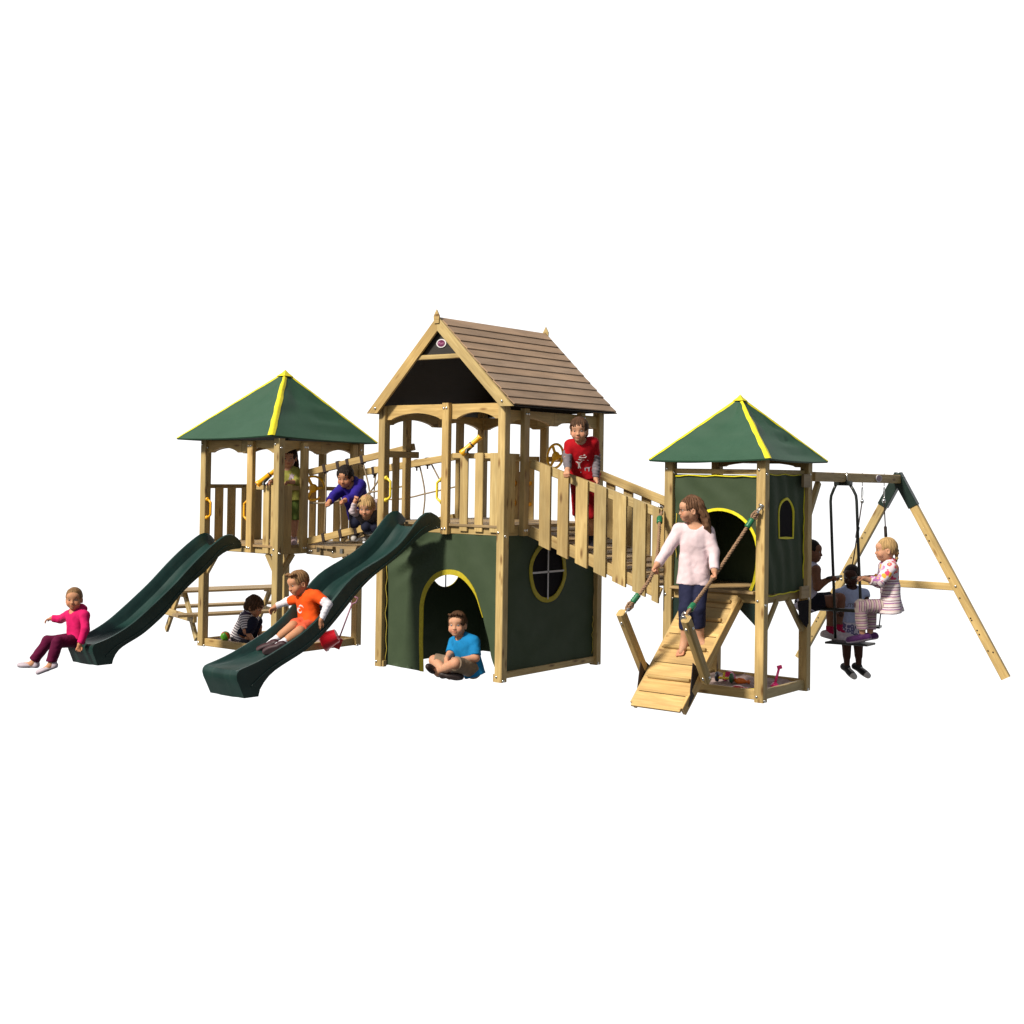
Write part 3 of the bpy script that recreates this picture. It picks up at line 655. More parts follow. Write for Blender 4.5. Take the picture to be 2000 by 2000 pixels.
# ================================================================== SLIDES
def slide(label, W2, xc, k, stations, flare, group='wave slides'):
    """stations: rim (y,z), bed (y,z), under (y,z), half width; centre line x = xc(y)"""
    b = MB(); rows = []
    for (ry, rz), (by, bz), (uy, uz), hw in stations:
        f = V(0, by - ry, bz - rz); depth = f.length; r = []
        def P(s, y, z): return V(xc(y) + s, y, z)
        lip = min(.028, .012 + depth * .12)
        pts = [(-1, hw, uy, uz)]
        half = [(hw, uy, uz), (hw + .004, ry + (uy - ry) * .5, rz + (uz - rz) * .5), (hw + .008, ry + (uy - ry) * .12, rz + (uz - rz) * .12), (hw + .006, ry, rz), (hw - lip * .5, ry, rz + .006 * min(1, depth * 8)), (hw - lip, ry + f.y * .08, rz + f.z * .08),
                (hw - lip - .012, ry + f.y * .5, rz + f.z * .5), (hw - lip - .03, ry + f.y * .88, rz + f.z * .88), (hw - lip - .06, by, bz), (hw * .35, by, bz - .004)]
        row = [P(-s, y, z) for s, y, z in half] + [P(s, y, z) for s, y, z in half[::-1]]
        rows.append(row)
    b.grid(rows, True, flip=False)
    t = thing('slide', (xc(stations[-1][0][0]), stations[-1][0][0], 0), label, 'slide', group)
    o = b.build('chute', 'slide', t, 38)
    # moulded seam along the near wall
    sm = MB(); L = [r[-2] for r in rows[2:-3]]; D = [r[-1] for r in rows[2:-3]]
    sm.tube([a.lerp(d, .25 + .25 * math.sin(math.pi * i / len(L))) + V(.006, 0, 0) for i, (a, d) in enumerate(zip(L, D))], .0035, 6); sm.build('seam', 'slide', t)
    return t
def stations(rim, under, deckz, yend, hw, bed, head):
    """resample rim and underside polylines, and put the bed below the rim"""
    def rs(p, n):
        d = [0]
        for i in range(len(p) - 1): d.append(d[-1] + math.hypot(p[i + 1][0] - p[i][0], p[i + 1][1] - p[i][1]))
        o = []
        for k in range(n):
            t = d[-1] * k / (n - 1); i = max(j for j in range(len(d) - 1) if d[j] <= t + 1e-9); u = (t - d[i]) / max(1e-9, d[i + 1] - d[i])
            o.append((p[i][0] + (p[i + 1][0] - p[i][0]) * u, p[i][1] + (p[i + 1][1] - p[i][1]) * u))
        return o
    def smo(p, k):
        for _ in range(k): p = [p[0]] + [((p[i - 1][0] + 2 * p[i][0] + p[i + 1][0]) / 4, (p[i - 1][1] + 2 * p[i][1] + p[i + 1][1]) / 4) for i in range(1, len(p) - 1)] + [p[-1]]
        return p
    n = 34; A = smo(rs(rim, n), 3); B = smo(rs(under, n), 3); S_ = []
    for i in range(n):
        a, u = A[i], B[i]; j0, j1 = max(0, i - 1), min(n - 1, i + 1); d = Vector((A[j1][0] - A[j0][0], A[j1][1] - A[j0][1])).normalized(); nn = Vector((d.y, -d.x)); nn = nn if nn.y < 0 else -nn
        t = i / (n - 1); dep = bed * min(1, (1 - t) * 3.2 + .12); q = Vector(a) + nn * dep
        if t < .14: q.y = min(q.y, deckz + .012)
        S_.append((a, (q.x, q.y), u, hw + head * max(0, .16 - t)))
    return S_
rimC = [(0.0, 1.47), (-.03, 1.53), (-.085, 1.580), (-.145, 1.590), (-.222, 1.548), (-.323, 1.425), (-.448, 1.285), (-.622, 1.165), (-.83, 1.075), (-1.037, .985), (-1.222, .795), (-1.403, .608), (-1.582, .487), (-1.758, .408), (-1.93, .328), (-2.076, .276), (-2.17, .255)]
undC = [(0.0, 1.40), (-.08, 1.40), (-.18, 1.375), (-.256, 1.315), (-.446, 1.175), (-.61, 1.075), (-.778, .985), (-.919, .88), (-1.094, .704), (-1.279, .523), (-1.501, .359), (-1.755, .252), (-1.90, .185), (-1.965, .12), (-1.985, .06)]
xcC = lambda y: -1.30 + .145 * (y + 2.1)
st = stations(rimC, undC, 1.452, -2.2, .217, .135, .12)
st += [((-2.198, .243), (-2.198, .241), (-1.986, .052), .217), ((-2.216, .222), (-2.216, .220), (-1.988, .045), .217), ((-2.222, .195), (-2.222, .193), (-1.990, .03), .215), ((-2.212, .155), (-2.212, .154), (-1.991, .022), .214), ((-2.185, .10), (-2.185, .10), (-1.992, .015), .213), ((-2.14, .003), (-2.14, .003), (-1.994, .002), .211)]
sl1 = slide('large dark green wave slide with the boy in orange riding down it', .217, xcC, .145, st, .02)
rimL = [(-.20, 1.16), (-.235, 1.21), (-.285, 1.255), (-.336, 1.267), (-.407, 1.227), (-.50, 1.165), (-.62, 1.08), (-.794, .935), (-.994, .746), (-1.242, .550), (-1.486, .368), (-1.66, .285), (-1.772, .240), (-1.86, .222)]
undL = [(-.20, 1.09), (-.30, 1.09), (-.40, 1.065), (-.47, 1.01), (-.612, .866), (-.736, .79), (-.925, .640), (-1.08, .46), (-1.345, .265), (-1.60, .155), (-1.665, .11), (-1.672, .05)]
xcL = lambda y: -3.75 + .089 * (y + 1.83)
st = stations(rimL, undL, 1.145, -1.9, .20, .12, .11)
st += [((-1.884, .211), (-1.884, .209), (-1.673, .046), .20), ((-1.90, .192), (-1.90, .190), (-1.675, .04), .20), ((-1.906, .168), (-1.906, .166), (-1.678, .025), .198), ((-1.898, .13), (-1.898, .129), (-1.679, .018), .197), ((-1.88, .09), (-1.88, .09), (-1.68, .012), .196), ((-1.845, .003), (-1.845, .003), (-1.682, .002), .195)]
sl2 = slide('dark green wave slide with the girl in pink sitting at its foot', .2, xcL, .089, st, .02)

# ================================================================== ROPE BRIDGE (open tower to central tower)
kb = .25 / 1.206
yb = lambda x: .23 + kb * (x + 2.806)
rb = thing('rope_bridge', (-2.2, .7, 1.1), 'wooden bridge with rope net sides joining the open tower to the central tower', 'bridge', 'bridges between the towers')
part('handrail', 'wood', rb, 'board', (-2.806, .232, 1.912), (-1.555, .49, 2.192), .07, .045, (0, 0, 1)); part('handrail', 'wood', rb, 'board', (-2.85, .99, 1.905), (-1.56, 1.20, 2.108), .075, .045, (0, 0, 1))
lo = part('bottom_beam', 'wood', rb, 'board', (-2.806, .232, 1.178), (-1.60, .482, 1.462), .075, .045, (0, 0, 1)); part('bottom_beam', 'wood', rb, 'board', (-2.85, .99, 1.178), (-1.6, 1.20, 1.455), .075, .045, (0, 0, 1))
b = MB()
for i in range(9):
    t = (i + .5) / 9; x = -2.40 + .80 * t; z = 1.19 + .245 * t; y = yb(x)
    b.board((x, y + .02, z), (x, y + .74, z), .082, .024, (1, 0, .3), .003)
b.build('plank_floor', 'deck', rb)
b = MB()
for i in range(3): b.board((-2.806 + .13 * i + .07, .20, 1.128), (-2.806 + .13 * i + .07, .98, 1.128), .122, .026, (1, 0, 0), .003)
b.build('ledge', 'deck', rb)
sk = MB(); sk.prism([(0, 0), (.30, -.012), (.36, -.03), (.62, .02), (.66, .11), (0, .075)], (-2.80, .20, 1.045), (1, .12, 0), (0, 0, 1), (0, 1, 0), .03); sko = sk.build('skirt_board', 'deck', rb)
for x in (-2.62, -2.28): part('bracket', 'steel', sko, 'box', x, x + .04, .17, .2, 1.075, 1.125, .002)
for x in (-2.76, -2.73, -2.45): bolt(sko, (x, .198 + .12 * (x + 2.8), 1.08), (0, -1, 0))
def rope_part(pts, r=.009, name='net_rope', mat='cord', parent=None, sub=5):
    P = [V(p) for p in pts]; o = []
    for i in range(len(P) - 1):
        for k in range(sub):
            t = k / sub; p0 = P[max(0, i - 1)]; p1 = P[i]; p2 = P[i + 1]; p3 = P[min(len(P) - 1, i + 2)]
            o.append(.5 * ((2 * p1) + (p2 - p0) * t + (2 * p0 - 5 * p1 + 4 * p2 - p3) * t * t + (3 * p1 - p0 - 3 * p2 + p3) * t ** 3))
    o.append(P[-1]); b = MB(); b.tube(o, r, 7); return b.build(name, mat, parent)
vN = [((-2.60, .272, 1.91), (-2.596, .273, 1.598), (-2.609, .271, 1.25)), ((-2.44, .306, 1.95), (-2.42, .31, 1.617), (-2.40, .313, 1.30)), ((-2.30, .335, 1.975), (-2.278, .34, 1.656), (-2.215, .352, 1.35)), ((-2.15, .366, 2.01), (-2.067, .383, 1.711), (-2.068, .383, 1.39))]
hN = [(-2.80, .231, 1.588), (-2.736, .244, 1.586), (-2.608, .271, 1.591), (-2.507, .292, 1.600), (-2.421, .309, 1.620), (-2.347, .325, 1.622), (-2.278, .339, 1.656), (-2.14, .368, 1.668), (-2.067, .383, 1.711), (-1.90, .417, 1.74), (-1.60, .48, 1.80)]
for v in vN: rope_part(v, parent=rb)
rope_part(hN, parent=rb); rope_part([(-2.067, .383, 1.711), (-1.96, .405, 1.86), (-1.93, .41, 2.07)], parent=rb); rope_part([(-1.93, .41, 1.735), (-1.90, .417, 1.43)], parent=rb)
b = MB()
for p in [v[1] for v in vN] + [(-2.736, .244, 1.586), (-2.14, .368, 1.668)]: b.lathe([(.004, -.016), (.014, -.009), (.0155, 0), (.014, .009), (.004, .016)], p, (.6, .2, .5), 10)
b.build('knot', 'cord', rb)
vF = [((-2.60, 1.042, 1.93), (-2.62, 1.038, 1.70), (-2.60, 1.04, 1.22)), ((-2.35, 1.094, 1.96), (-2.34, 1.097, 1.68), (-2.36, 1.09, 1.28)), ((-2.06, 1.155, 2.0), (-1.992, 1.169, 1.697), (-2.02, 1.164, 1.40)), ((-1.93, 1.182, 2.04), (-1.80, 1.205, 1.83))]
for v in vF: rope_part(v, parent=rb)
rope_part([(-2.80, 1.0, 1.60), (-2.62, 1.038, 1.62), (-2.34, 1.097, 1.63), (-2.147, 1.137, 1.659), (-1.992, 1.169, 1.697), (-1.62, 1.24, 1.78)], parent=rb)
def strap(x, y, z, ny=kb, dz=.235, h=.09):
    d = V(1, ny, dz).normalized(); c = V(x, y, z); b = MB(); b.board(c - d * .017, c + d * .017, h, .056, (0, 0, 1), .006); b.tube([c - V(0, 0, h / 2 - .01), c - V(0, 0, h / 2 + .035)], .009, 8); return b.build('strap', 'strap', rb)
for x in (-2.612, -2.447, -2.33, -2.158, -1.93): strap(x, yb(x), 1.912 + (x + 2.806) * .224)
for x in (-2.609, -2.403, -2.222, -2.076, -1.90):
    c = V(x, yb(x), 1.178 + (x + 2.806) * .2355); d = V(1, kb, .235).normalized(); b = MB(); b.board(c - d * .017, c + d * .017, .095, .056, (0, 0, 1), .006); b.tube([c + V(0, 0, .04), c + V(0, 0, .075)], .008, 8); b.build('strap', 'strap', rb)
for x in (-2.62, -2.36, -2.075, -1.94): strap(x, 1.0 + (x + 2.806) * .168, 1.91 + (x + 2.806) * .157, .168, .157)
for (x, y, z), nx in (((-1.60, .415, 1.79), -1), ((-1.60, 1.26, 1.79), -1)): pass

# ================================================================== PLANK BRIDGE (central tower down to canvas tower)
pb = thing('plank_bridge', (.66, .9, 1.1), 'sloping plank bridge with boarded sides, under the boy in red', 'bridge', 'bridges between the towers')
yn = lambda x: .42 + .2 * x / 1.322
yf = lambda x: 1.24 + .24 * x / 1.322
zr = lambda x: 2.045 - .335 * x; zl = lambda x: 1.395 - .395 * x
for yy, f in ((yn, 1), (yf, -1)):
    r_ = part('handrail', 'wood', pb, 'board', (.0, yy(0), zr(0) - .015 + (0 if f > 0 else -.02)), (1.318, yy(1.318), zr(1.318) - .01 + (0 if f > 0 else -.06)), .085, .04, (0, 0, 1))
    part('bottom_beam', 'wood', pb, 'board', (.0, yy(0), zl(0) - .005), (1.318, yy(1.318), zl(1.318) - .0), .105, .04, (0, 0, 1))
    xs = ((.118, .23), (.308, .418), (.495, .614), (.684, .802), (.871, 1.0), (1.07, 1.192), (1.258, 1.32)) if f > 0 else ((.08, .17), (.261, .35), (.445, .538), (.632, .724), (.82, .91), (1.01, 1.1), (1.2, 1.29))
    for a_, e_ in xs:
        xm = (a_ + e_) / 2; y = yy(xm) - f * .034
        b = MB(); dz = (.37 if f > 0 else .30) * (e_ - a_) / 2
        zt = zr(xm) + .035 + (0 if f > 0 else -.045 - .03 * xm); zb = zl(xm) - .085
        b.prism([(a_ - xm, zb + .4 * (xm - a_)), (e_ - xm, zb - .4 * (e_ - xm)), (e_ - xm, zt - dz), (a_ - xm, zt + dz)], (xm, y - .0125, 0), (1, .15, 0), (0, 0, 1), (0, 1, 0), .025)
        # swap grain to run up the slat
        b.uv = [[(v, u) for u, v in q] for q in b.uv]
        so = b.build('slat', 'wood', pb)
b = MB(); n = 12
for i in range(n):
    x = .03 + 1.27 * (i + .5) / n; z = 1.43 - .375 * x; b.board((x, yn(x) + .03, z), (x, yf(x) - .03, z), .098, .024, (1, 0, -.30), .003)
b.build('plank_floor', 'deck', pb)
for i in range(6):
    x = .12 + .2 * i; z = 1.395 - .375 * x; part('bearer', 'deck', pb, 'board', (x, yn(x) + .035, z), (x, yf(x) - .035, z), .05, .04, (0, 0, 1))

# ================================================================== CLIMBING RAMP with rope rails
rp_ = thing('climbing_ramp', (1.82, .2, 0), 'sloping plank climbing ramp with foot battens and two upright handle posts', 'ramp')
xl0, xr0, xl1, xr1 = 1.527, 2.028, 1.60, 2.118; yA, zA, yB, zB = -.215, .0, .635, .905
def rpt(u, t, h=0):
    x = (xl0 + (xr0 - xl0) * u) * (1 - t) + (xl1 + (xr1 - xl1) * u) * t; nn = V(0, -(zB - zA), (yB - yA)).normalized(); return V(x, yA + (yB - yA) * t, zA + (zB - zA) * t) + nn * h
b = MB(); n = 8
for i in range(n):
    t0, t1 = i / n + .003, (i + 1) / n - .003; tm = (t0 + t1) / 2
    b.board(rpt(.03, tm, -.0), rpt(.97, tm, -.0), (rpt(.5, t1) - rpt(.5, t0)).length, .022, rpt(.5, t1) - rpt(.5, t0), .002)
b.build('plank_floor', 'ply', rp_)
for u in (.025, .975): part('stringer', 'ply', rp_, 'board', rpt(u, .03, -.035), rpt(u, .985, -.035), .09, .032, V(0, -(zB - zA), (yB - yA)), .004)
for t in (.245, .505, .765, .93): 
    b = MB(); b.tube([rpt(.10, t, .018), rpt(.90, t, .022)], .017, 10); b.build('batten', 'ply', rp_)
for u, x in ((0, -1), (1, 1)):
    a_ = rpt(u, .30, -.05) + V(x * .048, 0, 0); e_ = V((2.165 if x > 0 else 1.520), -.385 if x > 0 else -.345, .79)
    h_ = part('handle_post', 'wood', rp_, 'board', a_, e_, .082, .070, (0, 1, .5), .014)
    for k in (.06, .86): bolt(h_, a_.lerp(e_, k) + V(x * .036, 0, 0), (x, 0, 0)); bolt(h_, a_.lerp(e_, k) + V(0, -.043, -.01), (0, -1, -.4))
    b = MB(); q0 = rpt(u, .08, -.05); q1 = rpt(u, .36, -.07); q2 = a_ + (e_ - a_) * .28
    b.prism([(q.y, q.z) for q in (q0, q1, q2)], (q0.x + x * .004, 0, 0), (0, 1, 0), (0, 0, 1), (1, 0, 0), .008); b.build('shade_gap_plate', 'strap', rp_)  # dark triangle stands in for the shadowed gap under the handle post
def twisted_rope(name, pts, label, r=.0168):
    P = [V(p) for p in pts]; o = []; sub = 40
    for i in range(len(P) - 1):
        for k in range(sub):
            t = k / sub; p0 = P[max(0, i - 1)]; p1 = P[i]; p2 = P[i + 1]; p3 = P[min(len(P) - 1, i + 2)]
            o.append(.5 * ((2 * p1) + (p2 - p0) * t + (2 * p0 - 5 * p1 + 4 * p2 - p3) * t * t + (3 * p1 - p0 - 3 * p2 + p3) * t ** 3))
    o.append(P[-1]); t = thing(name, P[0], label, 'rope', 'rope handrails of the ramp')
    b = MB(); d = 0; nn = V(1, 0, 0)
    st = [[], [], []]
    for i in range(len(o)):
        T = (o[min(i + 1, len(o) - 1)] - o[max(i - 1, 0)]).normalized(); nn = (nn - T * nn.dot(T)).normalized(); bn = T.cross(nn)
        if i: d += (o[i] - o[i - 1]).length
        for k in range(3):
            a = 2 * math.pi * (d / .085 + k / 3); st[k].append(o[i] + (nn * math.cos(a) + bn * math.sin(a)) * r * .56)
    for k in range(3): b.tube(st[k], r * .50, 7)
    b.build('rope_strands', 'rope', t)
    for e, s in ((0, 1), (-1, -1)):
        p = o[e]; T = ((o[6] - o[0]) if e == 0 else (o[-7] - o[-1])).normalized()
        f = MB(); f.lathe([(.017, .0)] + [(.024 + .004 * (j % 2), .006 + .011 * j) for j in range(8)] + [(.017, .094)], p + T * .085, T, 14); f.build('ferrule', 'ferrule', t)
        k = MB(); w = T.orthogonal().normalized()
        k.tube([p + T * .1 + w * .008, p + T * .06 + w * .026, p + T * .015 + w * .018, p + T * .002, p + T * .015 - w * .018, p + T * .06 - w * .026, p + T * .1 - w * .008], .0095, 7); k.build('eye_loop', 'rope', t)
        k = MB(); w2 = T.cross(w); k.tube([p + T * .016 + w2 * .024, p - T * .03 + w2 * .026, p - T * .056, p - T * .03 - w2 * .026, p + T * .016 - w2 * .024], .0085, 8); k.lathe([(.010, -.03), (.010, .03)], p + T * .014, w2, 10); k.lathe([(.026, -.008), (.026, .010)], p - T * .058, T, 12); k.build('shackle', 'steel', t)
    return t

# ================================================================== SWING FRAME, GLIDER, SWING
sf = thing('swing_frame', (2.3, 2.7, 0), 'wooden swing beam on A shaped end legs with dark green corner brackets', 'swing frame')
part('beam', 'wood', sf, 'board', (2.305, 1.63, 1.948), (2.305, 3.70, 1.933), .088, .07, (0, 0, 1))
yA2 = 3.735; top = V(2.30, yA2, 1.95)
fr = V(3.385, 3.79, 0.0); fl = V(1.225, 3.72, 0.0)
for f in (fr, fl):
    d = (f - top).normalized(); l_ = part('leg', 'wood', sf, 'board', top + d * .03, f + d * .03, .088, .06, (1, 0, .5), .006)
    b = MB(); b.board(top - d * .035, top + d * .34, .105, .078, (1, 0, .5), .004); b.build('corner_bracket', 'gplate', sf)
    for k in (.30, .33, .44, .52, .62, .72, .73, .78, .80, .88, .885):
        bo = MB(); p = top.lerp(f, k) + V(.0, -.0305, 0) + V(.022 * (1 if int(k * 1000) % 2 else -1), 0, 0); bo.lathe([(.008, -.002), (.008, .003)], p, (0, -1, 0), 8); bo.build('bolt_hole', 'strap', l_)
    bolt(l_, top.lerp(f, .56) + V(0, -.032, 0), (0, -1, 0))
part('cross_rail', 'wood', sf, 'board', top.lerp(fl, .565) + V(0, -.0, 0), top.lerp(fr, .565), .075, .035, (0, 0, 1))
badge(sf, (2.342, 3.10, 1.938), (0, 1, 0), (0, 0, 1), (1, 0, 0), .072, .036, None)
b = MB(); b.tube([(2.345, 2.32, 1.995), (2.345, 2.32, 1.90)], .006, 6); b.build('clamp_bolt', 'steel', sf)
# glider
GY = 2.33
gl = thing('glider_swing', (2.33, GY, .3), 'black tubular two seat glider swing carrying two facing girls', 'swing')
b = MB(); b.board((2.225, GY, 1.888), (2.385, GY, 1.888), .045, .07, (0, 0, 1), .006); b.build('hanger_plate', 'black', gl)
for pts in ([(2.232, GY, 1.875), (2.21, GY, 1.83), (2.183, GY, 1.765), (2.178, GY, 1.71), (2.20, GY, 1.25), (2.228, GY, .72), (2.24, GY, .40)], [(2.374, GY, 1.875), (2.405, GY, 1.83), (2.434, GY, 1.775), (2.442, GY, 1.72), (2.467, GY, 1.2), (2.493, GY, .72), (2.50, GY, .40)]):
    b = MB(); b.tube(pts, .0145, 10); b.build('side_tube', 'black', gl)
b = MB(); b.tube([(1.84, GY, .662), (2.80, GY, .688)], .017, 10); b.build('seat_tube', 'black', gl)
for x in (1.92, 2.73):
    b = MB(); b.board((x - .085, GY, .695), (x + .085, GY, .70), .24, .025, (0, 1, 0), .01); b.build('seat', 'black', gl)
for x, z in ((2.225, .985), (2.465, .995)):
    b = MB(); b.tube([(x, GY - .16, z), (x, GY + .16, z)], .013, 10); b.build('handle_bar', 'black', gl)
b = MB(); b.board((2.18, GY, .362), (2.60, GY, .372), .21, .02, (0, 1, 0), .006); b.build('foot_rest', 'black', gl)
# rope swing behind
sw = thing('rope_swing', (2.3, 2.95, .5), 'rope swing hanging behind the glider with the boy in the pale vest on its seat', 'swing')
so_ = part('seat', 'black', sw, 'board', (2.03, 2.88, .47), (2.43, 2.98, .47), .16, .022, (0, 1, 0), .008)
for hx, yy, mid, end in ((2.305, 2.785, (2.20, 2.84, 1.15), (2.06, 2.88, .48)), (2.305, 3.34, (2.43, 3.12, 1.15), (2.41, 2.99, .48))):
    b = MB(); b.tube([(hx, yy, 1.99), (hx, yy, 1.86)], .005, 6); c = V(hx, yy, 1.85)
    b.tube([c + V(.0, .018 * math.sin(2 * math.pi * i / 14), -.06 + .06 * math.cos(2 * math.pi * i / 14)) for i in range(14)], .0045, 6, closed=True); b.lathe([(.014, -.02), (.02, 0), (.014, .02)], c - V(0, 0, .14), (0, 0, 1), 10); b.build('hook', 'steel', sw)
    p0 = c - V(0, 0, .14); b = MB(); b.tube([p0, p0.lerp(V(mid), .5), V(mid), V(end)], .0065, 7); b.build('rope', 'strap', sw)
    q = p0.lerp(V(mid), .55); b = MB(); b.lathe([(.010, -.06), (.016, -.05), (.016, .05), (.010, .06)], q, (p0 - V(mid)), 10); b.build('rope_grip', 'strap', sw)

# ================================================================== PICNIC TABLE
pt = thing('picnic_table', (-4.35, .45, 0), 'low wooden picnic table with bench seats standing behind the open tower', 'picnic table')
A_ = V(-4.53, .04, 0); D_ = V(.30, .85, 0).normalized(); B_ = V(D_.y, -D_.x, 0) * -1      # D along, B away from the camera
LT_ = 1.42
def tp(l, w, z): return A_ + D_ * l + B_ * w + V(0, 0, z)
b = MB()
for i in range(4): b.board(tp(-.05, .30 + .105 * i, .515), tp(LT_, .30 + .105 * i, .515), .098, .026, B_, .003)
b.build('table_top', 'deck', pt)
for w in (-.03, .92):
    b = MB()
    for i in range(2): b.board(tp(-.14, w + .1 * i, .275), tp(LT_ + .05, w + .1 * i, .275), .094, .03, B_, .003)
    b.build('bench_seat', 'deck', pt)
for l in (.06, LT_ - .22):
    part('cross_bearer', 'wood', pt, 'board', tp(l, -.08, .232), tp(l, 1.06, .232), .075, .04, (0, 0, 1)); part('table_bearer', 'wood', pt, 'board', tp(l, .28, .48), tp(l, .64, .48), .06, .04, (0, 0, 1))
    for w0, w1 in ((-.02, .40), (1.0, .56)): part('leg', 'wood', pt, 'board', tp(l + .04, w0, .0), tp(l + .04, w1, .5), .075, .035, B_)

# ================================================================== TOYS
BALLK = 0
def ball():
    b = MB(); r = .053; c = V(-3.72, -.10, .122); n = 12
    t = thing('ball', c, 'small green, orange and black beach ball on the sandpit edge', 'ball')
    ax = V(.3, -.5, .8).normalized(); u = ax.orthogonal().normalized(); w = ax.cross(u)
    for k in range(6):
        b = MB(); g = []
        for i in range(9):
            th = math.pi * i / 8; row = []
            for j in range(5):
                ph = 2 * math.pi * (k + j / 4) / 6; row.append(c + (ax * math.cos(th) + (u * math.cos(ph) + w * math.sin(ph)) * math.sin(th)) * r)
            g.append(row)
        b.grid(g, True); b.build('panel', ('greenl', 'navyp', 'redb', 'greenl', 'greenl', 'orangep')[(k + BALLK) % 6], t)
M['greenl'] = plain_mat('ball_green', (.10, .42, .02), .35); M['redb'] = plain_mat('ball_red', (.6, .06, .02), .35)
ball()
bk = thing('bucket', (-2.73, .50, .07), 'red toy bucket tipped against the sandpit edge by the right post', 'bucket')
ax = V(-.70, -.52, -.42).normalized(); c0 = V(-2.655, .535, .165)
b = MB(); b.lathe([(.0, 0), (.072, 0), (.076, .01), (.104, .16), (.112, .165), (.112, .175), (.098, .172), (.070, .02), (.0, .016)], c0, ax, 24); b.build('tub', 'red', bk, 50)
b = MB(); u = ax.cross(V(0, -1, 0)).normalized(); w = ax.cross(u)
b.tube([c0 + ax * .16 + u * .112 * math.cos(math.pi * i / 12) + (w * .5 - ax * .3) * .112 * math.sin(math.pi * i / 12) for i in range(13)], .004, 6); b.build('bucket_handle', 'white', bk)
sp_ = thing('toy_spade', (-2.66, .55, .1), 'long mauve toy spade with a D grip leaning behind the red bucket', 'spade')
a_ = V(-2.70, .60, .10); e_ = V(-2.565, .66, .50)
b = MB(); b.tube([a_, e_], .0085, 8); b.build('shaft', 'lilac', sp_)
d = (e_ - a_).normalized(); s_ = V(.8, .6, -.1); s_ = (s_ - d * s_.dot(d)).normalized(); b = MB(); b.tube([e_, e_ + d * .03 - s_ * .035, e_ + d * .085 - s_ * .04, e_ + d * .085 + s_ * .04, e_ + d * .03 + s_ * .035], .009, 8, closed=True); b.build('grip', 'lilac', sp_)
b = MB(); b.board(a_ + d * .03, a_ - d * .09, .09, .01, s_, .003); b.build('blade', 'red', sp_)
ro = thing('sand_roller', (1.76, 1.05, .1), 'sand toy with navy and green wheels on a yellow axle', 'sand toy')
for x, m_ in ((1.695, 'navyp'), (1.83, 'greenp')):
    b = MB(); b.lathe([(.0, -.012), (.034, -.012), (.044, -.008), (.044, .008), (.034, .012), (.0, .012)], (x, 1.0 + (x - 1.69) * .15, .125), (1, .15, 0), 16); b.build('wheel', m_, ro, 40)
b = MB(); b.tube([(1.695, 1.0, .118), (1.83, 1.02, .118)], .012, 8); b.tube([(1.755, 1.01, .118), (1.752, 1.03, .165)], .011, 8); b.build('axle', 'lemon', ro)
mo = thing('sand_mould', (1.755, 1.10, .1), 'pink arched sand mould behind the wheeled roller', 'sand toy')
b = MB(); b.prism(arc(0, 0, .055, .085, 0, 180, 12) + arc(0, 0, .025, .04, 180, 0, 8), (1.762, 1.09, .085), (1, .2, 0), (0, 0, 1), (0, 1, 0), .035); b.build('arch', 'pinkp', mo, 40)
fi = thing('sand_mould', (1.90, 1.06, .09), 'orange fish shaped sand mould beside the roller', 'sand toy')
b = MB(); b.lathe([(.002, -.07), (.02, -.05), (.032, -.01), (.028, .03), (.010, .06), (.022, .085), (.004, .09)], (1.90, 1.06, .10), (1, .1, 0), 12); b.build('body', 'orangep', fi)
bo_ = thing('sand_mould', (2.04, .74, .08), 'dark red shell shaped mould near the front board', 'sand toy')
b = MB(); b.lathe([(.0, .034), (.03, .032), (.055, .02), (.062, .0)], (2.04, .745, .08), (0, 0, 1), 16); b.lathe([(.0, .026), (.025, .022), (.04, .0)], (2.11, .75, .08), (0, 0, 1), 12); b.build('body', 'red', bo_)
rk = thing('toy_rake', (2.18, .73, .09), 'small yellow toy handle lying by the corner post', 'sand toy')
b = MB(); b.tube([(2.13, .735, .092), (2.24, .75, .096)], .009, 8); b.build('handle', 'lemon', rk)
ps = thing('toy_spade', (2.22, 1.14, .09), 'pink toy spade standing upright in the sand under the canvas tower', 'spade')
b = MB(); b.tube([(2.205, 1.13, .10), (2.225, 1.165, .235)], [.013, .011], 10); b.build('shaft', 'pinkp', ps); b = MB(); b.lathe([(.045, -.005), (.03, .012), (.014, .03)], (2.205, 1.13, .085), (0, 0, 1), 14); b.build('blade', 'pinkp', ps)
b = MB(); b.board((2.212, 1.155, .24), (2.245, 1.18, .252), .034, .024, (0, 0, 1), .006); b.build('grip', 'pinkp', ps)
